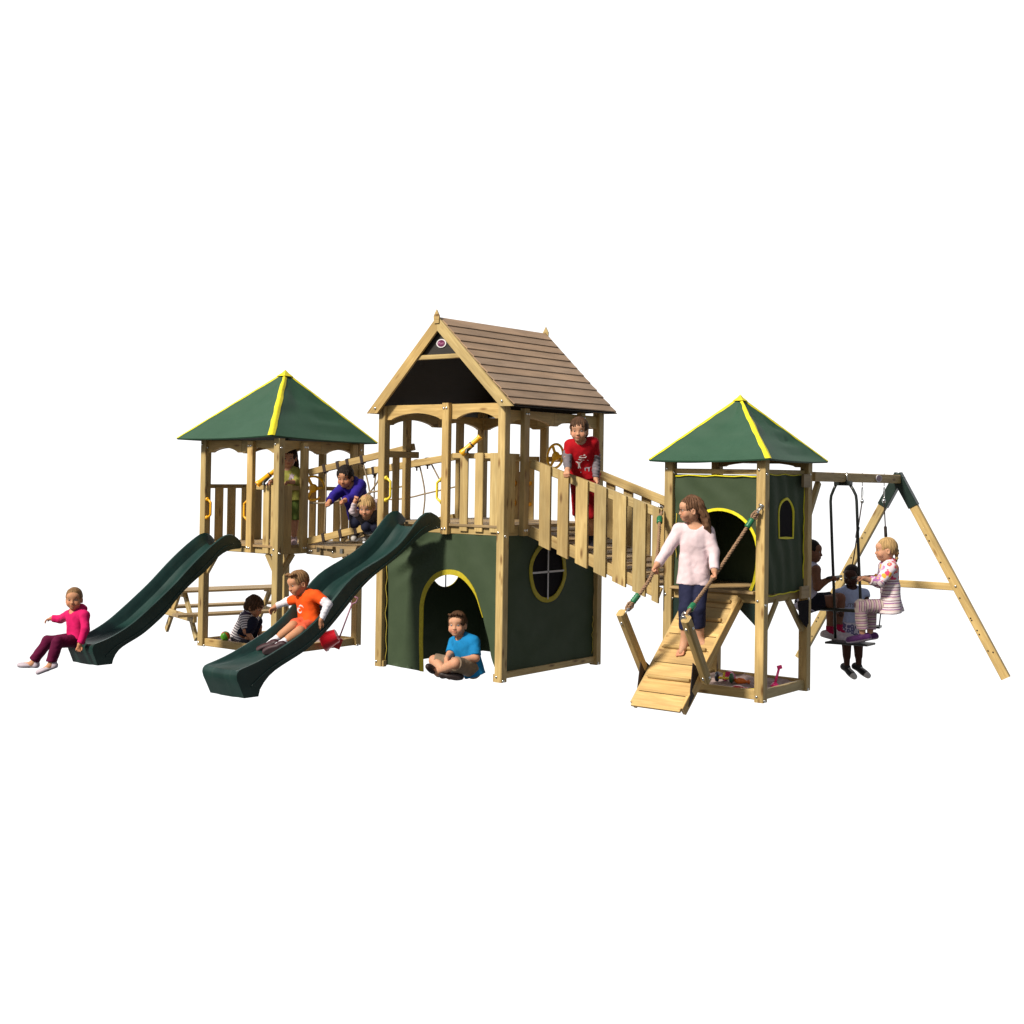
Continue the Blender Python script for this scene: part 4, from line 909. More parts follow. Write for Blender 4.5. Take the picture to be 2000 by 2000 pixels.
# ================================================================== PEOPLE
# distance-field body builder: limbs are tapered round cones blended smoothly, turned into one surface
F32 = np.float32
class Field:
    def __init__(s, lo, hi, h):
        s.lo = np.array(lo, float); s.h = h; s.n = np.maximum(4, np.ceil((np.array(hi) - s.lo) / h).astype(int) + 1)
        s.d = np.full(s.n, .25, F32)
    def box(s, lo, hi):
        a = np.clip(np.floor((lo - s.lo) / s.h).astype(int), 0, s.n); b = np.clip(np.ceil((hi - s.lo) / s.h).astype(int) + 1, 0, s.n)
        if (b <= a).any(): return None, None
        ax = [s.lo[i] + s.h * np.arange(a[i], b[i]) for i in range(3)]
        return tuple(slice(a[i], b[i]) for i in range(3)), np.stack(np.meshgrid(*ax, indexing='ij'), -1).astype(F32)
    def put(s, prim, k=.02, mode='add'):
        """prim = (fn, lo, hi); smooth union / subtraction"""
        fn, lo, hi = prim; m = .03 + k
        sl, P = s.box(lo - m, hi + m)
        if sl is None: return
        d = fn(P).astype(F32); e = s.d[sl]
        if mode == 'sub': d = -d; h = np.clip(.5 - .5 * (e - d) / k, 0, 1); s.d[sl] = e + (d - e) * h + k * h * (1 - h)
        else: h = np.clip(.5 + .5 * (e - d) / k, 0, 1); s.d[sl] = e + (d - e) * h - k * h * (1 - h)
    def cut(s, p, n):
        """remove what lies beyond the plane through p with normal n"""
        P = s.pts(); s.d = np.maximum(s.d, (P - np.array(p, F32)) @ np.array(n, F32))
    def pts(s):
        ax = [s.lo[i] + s.h * np.arange(s.n[i]) for i in range(3)]; return np.stack(np.meshgrid(*ax, indexing='ij'), -1).astype(F32)
    def mesh(s): return surface_nets(s.d, s.lo, s.h)
def surface_nets(d, lo, h):
    n = np.array(d.shape); ins = d < 0
    c = [(i, j, k) for i in (0, 1) for j in (0, 1) for k in (0, 1)]
    S = lambda A, o: A[o[0]:n[0] - 1 + o[0], o[1]:n[1] - 1 + o[1], o[2]:n[2] - 1 + o[2]]
    cnt = sum(S(ins, o).astype(np.int8) for o in c); act = (cnt > 0) & (cnt < 8)
    idx = -np.ones(act.shape, np.int64); cells = np.argwhere(act); idx[act] = np.arange(len(cells))
    acc = np.zeros((len(cells), 3)); w = np.zeros(len(cells)); base = cells
    for a in range(8):
        for ax in range(3):
            o = c[a]
            if o[ax]: continue
            o2 = tuple(o[i] + (i == ax) for i in range(3))
            va = d[tuple((base + o).T)]; vb = d[tuple((base + o2).T)]; m = (va < 0) != (vb < 0); t = np.where(m, va / np.where(m, va - vb, 1), 0)
            p = np.tile(np.array(o, float), (len(cells), 1)); p[:, ax] += t
            acc[m] += p[m]; w[m] += 1
    V_ = lo + h * (base + acc / w[:, None]); F_ = []
    for ax in range(3):
        o = [0, 0, 0]; o[ax] = 1; a = ins[:n[0] - o[0], :n[1] - o[1], :n[2] - o[2]]; b = ins[o[0]:, o[1]:, o[2]:]
        e = np.argwhere(a != b); sgn = a[tuple(e.T)]; u, v = (ax + 1) % 3, (ax + 2) % 3
        ok = (e[:, u] > 0) & (e[:, v] > 0) & (e[:, u] < n[u] - 1) & (e[:, v] < n[v] - 1); e = e[ok]; sgn = sgn[ok]
        q = []
        for du, dv in ((0, 0), (1, 0), (1, 1), (0, 1)):
            r = e.copy(); r[:, u] -= du; r[:, v] -= dv; q.append(idx[tuple(r.T)])
        q = np.stack(q, 1); q[~sgn] = q[~sgn][:, ::-1]; F_.append(q)
    F_ = np.concatenate(F_); F_ = F_[(F_ >= 0).all(1)]
    return V_, F_
A3 = lambda p: np.array(p, float)
def cone(a, b, ra, rb):
    a = A3(a); b = A3(b); ba = b - a; L2 = max(float(ba @ ba), 1e-9)
    def fn(P):
        q = P - a.astype(F32); t = np.clip((q @ ba.astype(F32)) / L2, 0, 1); r = q - t[..., None] * ba.astype(F32)
        return np.sqrt((r * r).sum(-1)) - (ra + (rb - ra) * t)
    m = max(ra, rb); return fn, np.minimum(a, b) - m, np.maximum(a, b) + m
def ell(c, r, fr=None):
    c = A3(c); r = A3(r); Q = np.eye(3) if fr is None else fr
    def fn(P):
        q = (P - c.astype(F32)) @ Q.astype(F32); k0 = np.sqrt(((q / r) ** 2).sum(-1)); k1 = np.sqrt(((q / (r * r)) ** 2).sum(-1)); return k0 * (k0 - 1) / np.maximum(k1, 1e-6)
    m = float(r.max()); return fn, c - m, c + m
def fixn(v): v = A3(v); return v / max(1e-9, np.linalg.norm(v))
def waves(P, amp, k, seed):
    r = np.random.RandomState(seed); o = np.zeros(P.shape[:-1], F32)
    for _ in range(5):
        d = fixn(r.normal(size=3)) * k * r.uniform(.6, 1.6); o += np.sin(P @ d.astype(F32) + r.uniform(0, 6.28) + 1.3 * np.sin(P @ (d[[1, 2, 0]] * .6).astype(F32))) / 5
    return amp * 1.6 * o
def quick_box(J, pad): a = np.array(list(J.values())); return a.min(0) - pad, a.max(0) + pad

def build_person(name, label, spec, look):
    H = spec['H']; J = {k: A3(v) for k, v in spec['J'].items()}; f = fixn(spec['face']); up = A3(spec['up']); up = fixn(up - f * (up @ f)); rt_ = np.cross(f, up)   # rt_ = person's right side
    base = (float(J['pel'][0]), float(J['pel'][1]), float(min(J['toR'][2], J['toL'][2])))
    root = thing('person', base, label, look.get('cat', 'child'), 'children on the playset')
    lerp = lambda a, b, t: a + (b - a) * t
    spine = fixn(J['neck'] - J['pel']); latv = J['shL'] - J['shR']; lat = fixn(latv - spine * (latv @ spine)); fwd = fixn(np.cross(lat, spine))
    if fwd @ f < -.3: fwd = -fwd
    hv = J['hipL'] - J['hipR']; hlat = fixn(hv) if np.linalg.norm(hv) > .02 else lat
    sw = max(np.linalg.norm(latv) / 2, .078 * H); J['shR'] = (J['shR'] + J['shL']) / 2 - lat * sw if np.linalg.norm(latv) < .156 * H else J['shR']
    if np.linalg.norm(latv) < .156 * H: J['shL'] = J['shR'] + lat * 2 * sw
    J['shR'] = J['shR'] - spine * .016 * H; J['shL'] = J['shL'] - spine * .016 * H
    hw = .042 * H * (look.get('slim', 1)); hc = (J['hipR'] + J['hipL']) / 2; J['hipR'] = hc - hlat * hw; J['hipL'] = hc + hlat * hw
    skin = A3(look['skin']); sm_ = look.get('slim', 1.0)
    # ---- prims of each region (inflate e)
    col = lambda t: lerp(J['neck'], J['pel'], t)
    def torso(e):
        o = []
        for s in (-1, 1):
            o += [(cone(col(.22) + lat * s * .046 * H * sm_, col(.62) + lat * s * .037 * H * sm_, .056 * H * sm_ + e, .052 * H * sm_ + e), .03), (cone(col(.62) + lat * s * .037 * H * sm_, col(1.0) + hlat * s * .038 * H * sm_, .052 * H * sm_ + e, .058 * H * sm_ + e), .03)]
            o.append((cone(col(.05), J['shR' if s < 0 else 'shL'], .034 * H + e, .036 * H + e), .035))
        o.append((ell(col(.30) + fwd * .012 * H, (.090 * H * sm_ + e, .060 * H * sm_ + e, .11 * H + e), np.stack([lat, fwd, spine], 1)), .03))
        return o
    def arm(s, e, t0=0, t1=2):
        S_, E_, W_ = J['sh' + s], J['el' + s], J['wr' + s]; o = []
        if t0 < 1: o.append((cone(lerp(S_, E_, t0), lerp(S_, E_, min(1, t1)), .037 * H + e, lerp(.037, .029, min(1, t1)) * H + e), .02))
        if t1 > 1: o.append((cone(E_, lerp(E_, W_, t1 - 1), .0295 * H + e, lerp(.0295, .020, t1 - 1) * H + e), .02))
        return o
    def leg(s, e, t1=2):
        A_, K_, N_ = J['hip' + s], J['kn' + s], J['an' + s]; o = [(cone(A_, lerp(A_, K_, min(1, t1)), .058 * H * sm_ + e, lerp(.058 * sm_, .040, min(1, t1)) * H + e), .03)]
        if t1 > 1:
            cf = lerp(K_, N_, .32); o.append((cone(K_, lerp(K_, N_, t1 - 1), .038 * H + e, lerp(.038, .024, t1 - 1) * H + e), .02))
            if t1 > 1.4: bk = fixn(A_ - K_) ; o.append((cone(lerp(K_, N_, .18), lerp(K_, N_, .5), .036 * H + e, .032 * H + e), .02))
        return o
    lo, hi = quick_box(J, .20)
    # ---- body: one field, coarse, plus finer head and hands in the same mesh
    B = Field(lo, hi, .0085)
    for p, k in torso(-.002): B.put(p, k)
    for s in 'RL':
        for p, k in arm(s, 0) + leg(s, 0): B.put(p, k)
        if look.get('bare') or look.get('shoes', {}).get('low'):
            an, to = J['an' + s], J['to' + s]; fd = fixn(to - an); B.put(cone(an, an + (to - an) * .25 - spine * .02, .024 * H, .024 * H), .02); B.put(cone(an - spine * .014 - fd * .012, an + (to - an) * .72, .021 * H, .017 * H), .02)
    hd = J['head']; hs = look.get('hs', 1.0) * (.90 + .08 * H)
    B.put(cone(J['neck'] - spine * .02, hd - up * .045 * hs, .033 * H, .030 * H), .02)
    VV, FF = B.mesh(); CC = np.tile(skin, (len(VV), 1)); r = np.random.RandomState(len(name)); 
    # reddish knees, elbows
    for j in ('knR', 'knL', 'elR', 'elL'):
        w = np.exp(-((VV - J[j]) ** 2).sum(1) / (.05 * H) ** 2)[:, None]; CC = CC * (1 - w * A3((.0, .12, .14)))
    parts = [(VV, FF, CC)]
    fr = np.stack([rt_, f, up], 1); X = lambda x, y, z: hd + fr @ (A3((x, y, z)) * hs)
    G = Field(hd - .16 * hs, hd + .16 * hs, .0036)
    e_ = lambda c, rr, k=.012, mode='add': G.put(ell(X(*c), A3(rr) * hs, fr), k, mode)
    e_((0, -.012, .022), (.074, .090, .083)); e_((0, .020, -.030), (.062, .068, .074), .03); e_((0, .054, -.080), (.024, .024, .020), .03)
    for s in (-1, 1):
        e_((s * .036, .058, -.042), (.028, .026, .028), .02); e_((s * .031, .094, -.005), (.017, .013, .010), .012, 'sub'); e_((s * .075, -.008, -.018), (.011, .019, .029), .008); e_((s * .082, -.002, -.018), (.006, .010, .017), .004, 'sub')
        e_((s * .009, .092, -.037), (.0075, .008, .007), .006)
    G.put(cone(X(0, .082, -.006), X(0, .096, -.033), .0072 * hs, .0092 * hs), .012)
    e_((0, .086, -.056), (.021, .008, .0065), .006); e_((0, .084, -.066), (.017, .008, .006), .006); e_((0, .093, -.061), (.022, .008, .0016), .003, 'sub')
    e_((0, .062, .032), (.054, .030, .032), .03)
    G.put(cone(X(0, -.012, -.05), J['neck'] * .7 + X(0, 0, -.06) * .3, .047 * hs, .042 * hs), .03)
    HV, HF = G.mesh(); q = (HV - hd) @ fr / hs; HC = np.tile(skin, (len(HV), 1)).astype(float)
    def tint(c, rad, colr, amt, sharp=2):
        nonlocal HC
        w = amt * np.exp(-((((q - A3(c)) / A3(rad)) ** 2).sum(1)) ** (sharp / 2)); HC = HC * (1 - w[:, None]) + A3(colr) * w[:, None]
    lip = skin * A3((.88, .50, .50)); 
    tint((0, .092, -.061), (.024, .02, .010), lip, .85, 4); tint((0, .094, -.061), (.019, .02, .0022), skin * .4, .6, 4)
    for s in (-1, 1):
        tint((s * .040, .075, -.036), (.022, .03, .020), skin * A3((1.0, .62, .60)), .5); tint((s * .031, .088, .017), (.018, .03, .0042), A3(look['hair']) * .8 + skin * .15, .7, 6)
        tint((s * .031, .086, -.004), (.020, .02, .010), skin * A3((.60, .48, .46)), .6)
    parts.append((HV, HF, HC))
    # ---- hands: palm, four unequal fingers with two bends, thumb from the side of the palm
    for s in 'RL':
        W_, Hh = J['wr' + s], J['ha' + s]; d = fixn(Hh - W_); fore = fixn(W_ - J['el' + s]); d = fixn(d * .8 + fore * .35)
        pn = A3(look.get('palm' + s, (0, 0, -1))); pn = pn - d * (pn @ d); pn = fixn(pn) if np.linalg.norm(pn) > .1 else fixn(np.cross(d, lat)); sd = np.cross(d, pn)
        th = 1 if (sd @ (up * .3 + f * .7 + A3((0, 0, .4)))) > 0 else -1
        sc = .92 * H / 1.2; cu = look.get('curl' + s, .45); g = Field(W_ - .15 * sc - .02, W_ + .15 * sc + .02, .0031)
        for i, o in enumerate((-.021, -.007, .007, .020)): g.put(cone(W_, W_ + d * .052 * sc + sd * o * sc, .0165 * sc, .0105 * sc), .010)
        for i, (o, ln) in enumerate(((-.022, .044), (-.0075, .052), (.007, .049), (.021, .038))):
            o *= th; p0 = W_ + d * .054 * sc + sd * o * sc; sp = .10 * o / .02 * (1 - cu)
            a1 = cu * 1.15 + .05 * i; d1 = d * math.cos(a1) + pn * math.sin(a1) + sd * sp; p1 = p0 + d1 * ln * .5 * sc
            a2 = a1 + cu * 1.25 + .15; d2 = d * math.cos(a2) + pn * math.sin(a2) + sd * sp; p2 = p1 + d2 * ln * .33 * sc
            a3 = a2 + cu * .9; d3 = d * math.cos(a3) + pn * math.sin(a3) + sd * sp; p3 = p2 + d3 * ln * .22 * sc
            g.put(cone(p0, p1, .0086 * sc, .0076 * sc), .003); g.put(cone(p1, p2, .0076 * sc, .0068 * sc), .002); g.put(cone(p2, p3, .0068 * sc, .006 * sc), .002)
        t0 = W_ + d * .016 * sc - sd * th * .018 * sc; t1 = t0 + fixn(d * .75 - sd * th * (.95 - .5 * cu) + pn * (.25 + .5 * cu)) * .030 * sc; t2 = t1 + fixn(d * .9 - sd * th * (.3 - .6 * cu) + pn * (.2 + .7 * cu)) * .026 * sc
        g.put(cone(t0, t1, .0115 * sc, .0090 * sc), .008); g.put(cone(t1, t2, .0088 * sc, .0072 * sc), .003)
        g.put(cone(lerp(J['el' + s], W_, .80), W_, .0215 * H, .0185 * H), .012)
        hv_, hf_ = g.mesh(); hc_ = np.tile(skin * A3((1.0, .92, .90)), (len(hv_), 1)); parts.append((hv_, hf_, hc_))
        if look.get('bare'):
            an, to = J['an' + s], J['to' + s]; fd = fixn(to - an); fd2 = fixn(fd - spine * .15); wd = fixn(np.cross(fd, spine)); pk = an + (to - an) * .70; g = Field(pk - .09, pk + .09, .0036)
            sg = 1 if (wd @ hlat > 0) == (s == 'R') else -1
            g.put(cone(lerp(an, to, .35) - spine * .006, pk, .021 * H, .016 * H), .015)
            for i, o in enumerate((-.028, -.012, .001, .013, .024)):
                tl = (.040, .034, .031, .027, .022)[i]; p0 = pk + wd * sg * o * 1.1; g.put(cone(p0, p0 + fd * tl + spine * -.004, .0125 if i == 0 else .0085, .011 if i == 0 else .0075), .006)
            hv_, hf_ = g.mesh(); parts.append((hv_, hf_, np.tile(skin * A3((1.0, .84, .80)), (len(hv_), 1))))
    n = 0; av = []; af = []; ac = []
    for v, fc, c in parts: av.append(v); af.append(fc + n); ac.append(c); n += len(v)
    raw_mesh('body', np.concatenate(av), np.concatenate(af), 'skin', root, col=np.concatenate(ac))
    # ---- eyes
    for s in (-1, 1):
        b = MB(); c = V(*X(s * .031, .0785, -.005)); ax = V(*fixn(f + rt_ * s * .12)); b.lathe([(.0, -.006), (.008 * hs, -.003), (.0095 * hs, .0), (.0075 * hs, .0035), (.0060 * hs, .0046)], c, ax, 14)
        o = b.build('eye', 'eyew', root); b = MB(); b.lathe([(.0064 * hs, .0040), (.0060 * hs, .0052), (.0, .0060)], c, ax, 12); b.build('iris', look.get('iris', 'eyed'), o)
    # ---- hair
    if look.get('hairstyle'):
        st = look['hairstyle']; g = Field(hd - .19 * hs - (.0 if st != 'long' else .16), hd + .19 * hs, .0042)
        pe = lambda c, rr, k=.012, mode='add': g.put(ell(X(*c), A3(rr) * hs, fr), k, mode)
        th = look.get('hairth', .012); pe((0, -.014, .024), (.073 + th, .090 + th, .083 + th * 1.3))
        if st in ('short', 'bowl'): pe((0, -.05, -.03), (.070 + th * .6, .062, .062), .02)
        if st == 'long':
            for dx, dl, ph in look.get('locks', ((-.05, .24, 0), (-.02, .27, 1), (.02, .26, 2), (.05, .22, 3))):
                pts = [X(dx, -.07, .03), X(dx * 1.25, -.10, -.06), X(dx * 1.5, -.085, -.06 - dl * .45), X(dx * 1.4, -.06, -.06 - dl * .9)]
                sway = A3(look.get('sway', (0, 0, 0))); 
                for i in range(3): g.put(cone(pts[i] + sway * (i / 3) ** 2, pts[i + 1] + sway * ((i + 1) / 3) ** 2, (.036, .033, .026)[i] * hs, (.033, .026, .010)[i] * hs), .015)
        if st == 'tied': pe((0, -.112, .02), (.024, .03, .026), .012); g.put(cone(X(0, -.125, .015), X(0, -.115, -.10), .022 * hs, .010 * hs), .012)
        if st == 'braid':
            for i in range(5): pe((.012 * (-1) ** i, -.105 + .004 * i, -.01 - .024 * i), (.020 - .0015 * i, .018, .018), .008)
        fz = look.get('hairline', .050)
        # open the face, the ears and the nape
        pe((0, .110, fz - .115), (.082, .078, .105), .010, 'sub')
        if not look.get('earhair'):
            for s in (-1, 1): pe((s * .082, .010, -.030), (.030, .030, .042), .008, 'sub')
        if st in ('short', 'tuft', 'shaved', 'bowl'): pe((0, -.03, -.155), (.12, .12, .085), .015, 'sub')
        if st in ('tied', 'braid'): pe((0, .0, -.125), (.10, .085, .080), .012, 'sub')
        if st in ('short', 'tuft', 'bowl'):
            r = np.random.RandomState(int(H * 1000)); 
            for i in range(9 if st != 'shaved' else 0):
                x = -.055 + .11 * i / 8; z = fz + .006 + (.012 if st == 'tuft' else 0); dz = r.uniform(.010, .026) * (1 if st != 'tuft' else -.9)
                g.put(cone(X(x, .060 - 3.5 * x * x, z + .014), X(x * 1.12 + r.uniform(-.012, .012), .088 - 4.5 * x * x, z - dz), .014 * hs, .006 * hs), .008)
        P = g.pts(); q = ((P - hd.astype(F32)) @ fr.astype(F32)) / hs
        ang = np.arctan2(q[..., 0], -q[..., 1] + .02); amp = .0 if st == 'shaved' else look.get('rough', .0032)
        g.d += amp * (np.sin(ang * 23 + 3 * np.sin(q[..., 2] * 38)) * .6 + np.sin(ang * 41 + q[..., 2] * 60) * .5) + waves(P, amp * .8, 70, 5)
        v, fc = g.mesh(); cc = np.tile(A3(look['hair']), (len(v), 1)); qq = (v - hd) @ fr / hs; cc = cc * (1 + .35 * np.clip(np.sin(np.arctan2(qq[:, 0], -qq[:, 1]) * 17 + qq[:, 2] * 20), -1, 1) * .5)[:, None]
        raw_mesh('hair', v, fc, 'hair', root, col=cc)
        if look.get('clip'): b = MB(); b.board(X(*look['clip']), X(*(A3(look['clip']) + A3((.0, -.03, -.02)))), .014, .008, tuple(up), .003); b.build('hair_clip', 'white', root)
    # ---- clothes
    def attr(v, segs):
        best = np.full(len(v), 9.); s_ = np.zeros(len(v))
        for a, b, off, rad in segs:
            ba = b - a; L = np.linalg.norm(ba); t = np.clip(((v - a) @ ba) / max(1e-9, L * L), -.25, 1.25); d = np.linalg.norm(v - a - t[:, None] * ba, axis=1) - rad; m = d < best; best[m] = d[m]; s_[m] = off + (t * L)[m]
        return s_
    sh = look.get('shirt')
    if sh:
        e = sh.get('loose', .009); g = Field(lo, hi, .0080); hem = sh.get('hem', .06) * H; sl = sh.get('sleeve', .62)
        for p, k in torso(e): g.put(p, k)
        fl = sh.get('flare', 0); pe_ = max(e, look.get('pants', {}).get('loose', 0) + .009)
        hemc = J['pel'] - spine * hem
        for s in (-1, 1): g.put(cone(col(.62) + lat * s * .037 * H * sm_, hemc + hlat * s * (.044 * sm_ + fl) * H, .053 * H * sm_ + e, (.062 * sm_ + fl) * H + pe_), .03)
        if sh.get('hood'): g.put(ell(lerp(J['neck'], hd, .12) - fwd * .060, (.085, .05, .05), np.stack([lat, fwd, spine], 1)), .03)
        # trim the hem, then sleeves
        P = g.pts(); g.d = np.maximum(g.d, ((P - hemc.astype(F32)) @ (-spine).astype(F32)))
        g.d = np.maximum(g.d, -(np.sqrt((((P - (J['neck'] + spine * .018 + fwd * .030).astype(F32))) ** 2).sum(-1)) - sh.get('neckr', .048) * H))
        if sl > 0:
            for s in 'RL':
                t = sl; S_, E_, W_ = J['sh' + s], J['el' + s], J['wr' + s]; a = lerp(S_, E_, min(1, t)) if t <= 1 else lerp(E_, W_, t - 1); dr = fixn(E_ - S_) if t <= 1 else fixn(W_ - E_)
                g2 = Field(*quick_box({k: J[k + s] for k in ('sh', 'el', 'wr')}, .09), .0080); 
                for p, k in arm(s, e + .002, 0, t): g2.put(p, .015)
                Q = g2.pts(); g2.d = np.maximum(g2.d, ((Q - a.astype(F32)) @ dr.astype(F32)))
                i0 = np.round((g2.lo - g.lo) / g.h).astype(int)
                # resample onto the shirt grid (same spacing)
                g3 = Field(g.lo + i0 * g.h, g.lo + (i0 + g2.n - 1) * g.h, .0080); 
                for p, k in arm(s, e + .002, 0, t): g3.put(p, .015)
                Q = g3.pts(); g3.d = np.maximum(g3.d, ((Q - a.astype(F32)) @ dr.astype(F32)))
                a0 = np.maximum(i0, 0); b0 = np.minimum(i0 + g3.n, g.n); sA = tuple(slice(a0[i], b0[i]) for i in range(3)); sB = tuple(slice(a0[i] - i0[i], b0[i] - i0[i]) for i in range(3))
                x, y = g.d[sA], g3.d[sB]; k = .02; h_ = np.clip(.5 + .5 * (x - y) / k, 0, 1); g.d[sA] = x + (y - x) * h_ - k * h_ * (1 - h_)
        else:
            for s in 'RL':
                g.d = np.maximum(g.d, -(np.sqrt(((P - (J['sh' + s] + (J['sh' + s] - J['neck']) * .28).astype(F32)) ** 2).sum(-1)) - .052 * H))
        g.d += waves(P, sh.get('wr', .0034), 34, 11) + waves(P, .0011, 95, 3)
        v, fc = g.mesh(); segs = [(J['neck'], hemc, 0, .08 * H)] + [(J['sh' + s], J['el' + s], .03, .035 * H) for s in 'RL'] + [(J['el' + s], J['wr' + s], .03 + .175 * H, .03 * H) for s in 'RL']
        o = raw_mesh(sh.get('name', 'shirt'), v, fc, sh['mat'], root, sattr=attr(v, segs))
        if sh.get('mat2'):                                  # second cloth: sleeves / lower half
            o.data.materials.append(M[sh['mat2']]); me = o.data; mode = sh['split']
            cen = np.array([np.mean(v[list(p.vertices)], axis=0) for p in me.polygons])
            if mode == 'low': m = ((cen - lerp(J['neck'], J['pel'], sh.get('at', .4))) @ (-spine)) > 0
            me.polygons.foreach_set('material_index', m.astype(np.int32)); me.update()
        for pr_ in look.get('prints', ()): chest_print(o, root, pr_, J, lat, spine, fwd)
    us = look.get('under')
    if us:                                                  # long sleeves worn under a T shirt
        for s in 'RL':
            q = {k: J[k + s] for k in ('sh', 'el', 'wr')}; g = Field(*quick_box(q, .08), .0072)
            for p, k in arm(s, .0045, max(.2, (sh or {}).get('sleeve', .6) - .10), us.get('to', 1.9)): g.put(p, .015)
            t = us.get('to', 1.9); a = lerp(q['el'], q['wr'], t - 1); dr = fixn(q['wr'] - q['el']); P = g.pts(); g.d = np.maximum(g.d, (P - a.astype(F32)) @ dr.astype(F32))
            tt = ((P - q['el'].astype(F32)) @ dr.astype(F32)); g.d += us.get('ruck', .0018) * np.sin(tt * 210 + 2 * np.sin(P[..., 0] * 60)) + waves(P, .0028, 90, 7)
            v, fc = g.mesh(); raw_mesh('sleeve', v, fc, us['mat'], root)
    pa = look.get('pants')
    if pa:
        e = pa.get('loose', .009); t1 = pa.get('to', 1.85); g = Field(lo, hi, .0080)
        for s in (-1, 1): g.put(cone(lerp(J['pel'], J['neck'], .16) + lat * s * .042 * H, J['pel'] + hlat * s * .040 * H * sm_, .054 * H * sm_ + e * .4, .061 * H * sm_ + e), .03)
        P = g.pts(); g.d = np.maximum(g.d, (P - lerp(J['pel'], J['neck'], .22).astype(F32)) @ spine.astype(F32))
        for s in 'RL':
            A_, K_, N_ = J['hip' + s], J['kn' + s], J['an' + s]; gl_ = Field(*quick_box({'a': A_, 'k': K_, 'n': N_}, .13), .0080); i0 = np.round((gl_.lo - g.lo) / g.h).astype(int); gl_ = Field(g.lo + i0 * g.h, g.lo + (i0 + gl_.n - 1) * g.h, .0080)
            for p, k in leg(s, e, t1): gl_.put(p, k)
            a = lerp(A_, K_, t1) if t1 <= 1 else lerp(K_, N_, t1 - 1); dr = fixn(K_ - A_) if t1 <= 1 else fixn(N_ - K_)
            if pa.get('flare'): gl_.put(cone(a - dr * .10 * H, a + dr * .01, .042 * H, (.042 + pa['flare']) * H), .02)
            Q = gl_.pts(); gl_.d = np.maximum(gl_.d, (Q - a.astype(F32)) @ dr.astype(F32))
            a0 = np.maximum(i0, 0); b0 = np.minimum(i0 + gl_.n, g.n); sA = tuple(slice(a0[i], b0[i]) for i in range(3)); sB = tuple(slice(a0[i] - i0[i], b0[i] - i0[i]) for i in range(3))
            x, y = g.d[sA], gl_.d[sB]; k = .018; h_ = np.clip(.5 + .5 * (x - y) / k, 0, 1); g.d[sA] = x + (y - x) * h_ - k * h_ * (1 - h_)
        g.d += waves(P, pa.get('wr', .0034), 38, 21) + waves(P, .0011, 100, 4)
        v, fc = g.mesh(); segs = [(J['hip' + s], J['kn' + s], 0, .05 * H) for s in 'RL'] + [(J['kn' + s], J['an' + s], .24 * H, .035 * H) for s in 'RL']
        raw_mesh(pa.get('name', 'trousers'), v, fc, pa['mat'], root, sattr=attr(v, segs))
    so = look.get('socks')
    if so:
        for s in 'RL':
            K_, N_ = J['kn' + s], J['an' + s]; g = Field(*quick_box({'a': lerp(K_, N_, so.get('from', .72)), 'n': N_ + (J['to' + s] - N_) * .3}, .07), .0066)
            g.put(cone(lerp(K_, N_, so.get('from', .72)), N_, .031 * H, .027 * H), .01); g.put(cone(N_, lerp(N_, J['to' + s], .3), .027 * H, .022 * H), .02)
            P = g.pts(); g.d = np.maximum(g.d, (P - lerp(K_, N_, so.get('from', .72)).astype(F32)) @ fixn(K_ - N_).astype(F32)); g.d += waves(P, .0015, 160, 9)
            v, fc = g.mesh(); raw_mesh('sock', v, fc, so['mat'], root)
    fo = look.get('shoes')
    if fo:
        for s in 'RL':
            K_, N_, T_ = J['kn' + s], J['an' + s], J['to' + s]; fd = fixn(T_ - N_); sh_ = fixn(K_ - N_); upf = sh_ - fd * (sh_ @ fd); upf = fixn(upf) if np.linalg.norm(upf) > .15 else A3((0, 0, 1)); upf = fixn(upf - fd * (upf @ fd)); sl_ = .016 * H
            tilt = fixn(fd - upf * .14); hl = N_ - fd * .028 * H - upf * .026 * H; tp_ = hl + fixn(T_ - hl) * .150 * H
            g = Field(np.minimum(np.minimum(hl, tp_), N_) - .07, np.maximum(np.maximum(hl, tp_), N_) + .07, .0056); fx = fixn(tp_ - hl); ux = fixn(upf - fx * (upf @ fx)); wx = np.cross(fx, ux)
            lw = .8 if fo.get('low') else 1; g.put(cone(hl, tp_, .030 * H * lw, .025 * H * lw), .01); g.put(ell(lerp(hl, tp_, .68) - ux * .002, (.062 * H, .034 * H, .027 * H * lw), np.stack([fx, wx, ux], 1)), .02)
            if fo.get('low'): g.put(cone(hl + ux * .006, hl + ux * .022 * H, .030 * H, .028 * H), .015)
            else: g.put(cone(hl, N_ + sh_ * fo.get('high', .004), .031 * H, .030 * H), .02)
            P = g.pts(); zz = (P - hl.astype(F32)) @ ux.astype(F32); g.d = np.maximum(g.d, -zz - .023 * H)
            # opening for the foot
            if fo.get('low'): 
                c_ = lerp(hl, tp_, .40) + ux * .034 * H; g.d = np.maximum(g.d, -ell(c_, (.062 * H, .023 * H, .022 * H), np.stack([fx, wx, ux], 1))[0](P))
            v, fc = g.mesh(); z_ = (v - hl) @ ux; tt = (v - hl) @ fx / max(1e-6, np.linalg.norm(tp_ - hl)); c = np.tile(A3(fo['col']), (len(v), 1)); c[z_ < -.011 * H] = A3(fo.get('sole', (.6, .58, .56)))
            if fo.get('toe') is not None: c[(tt > .86)] = A3(fo['toe'])
            if fo.get('lace') is not None: ll = (np.sin(tt * 60) > .2) & (tt > .40) & (tt < .78) & (z_ > .018 * H) & (np.abs((v - hl) @ wx) < .014 * H); c[ll] = A3(fo['lace'])
            raw_mesh('shoe', v, fc, 'shoe', root, col=c)
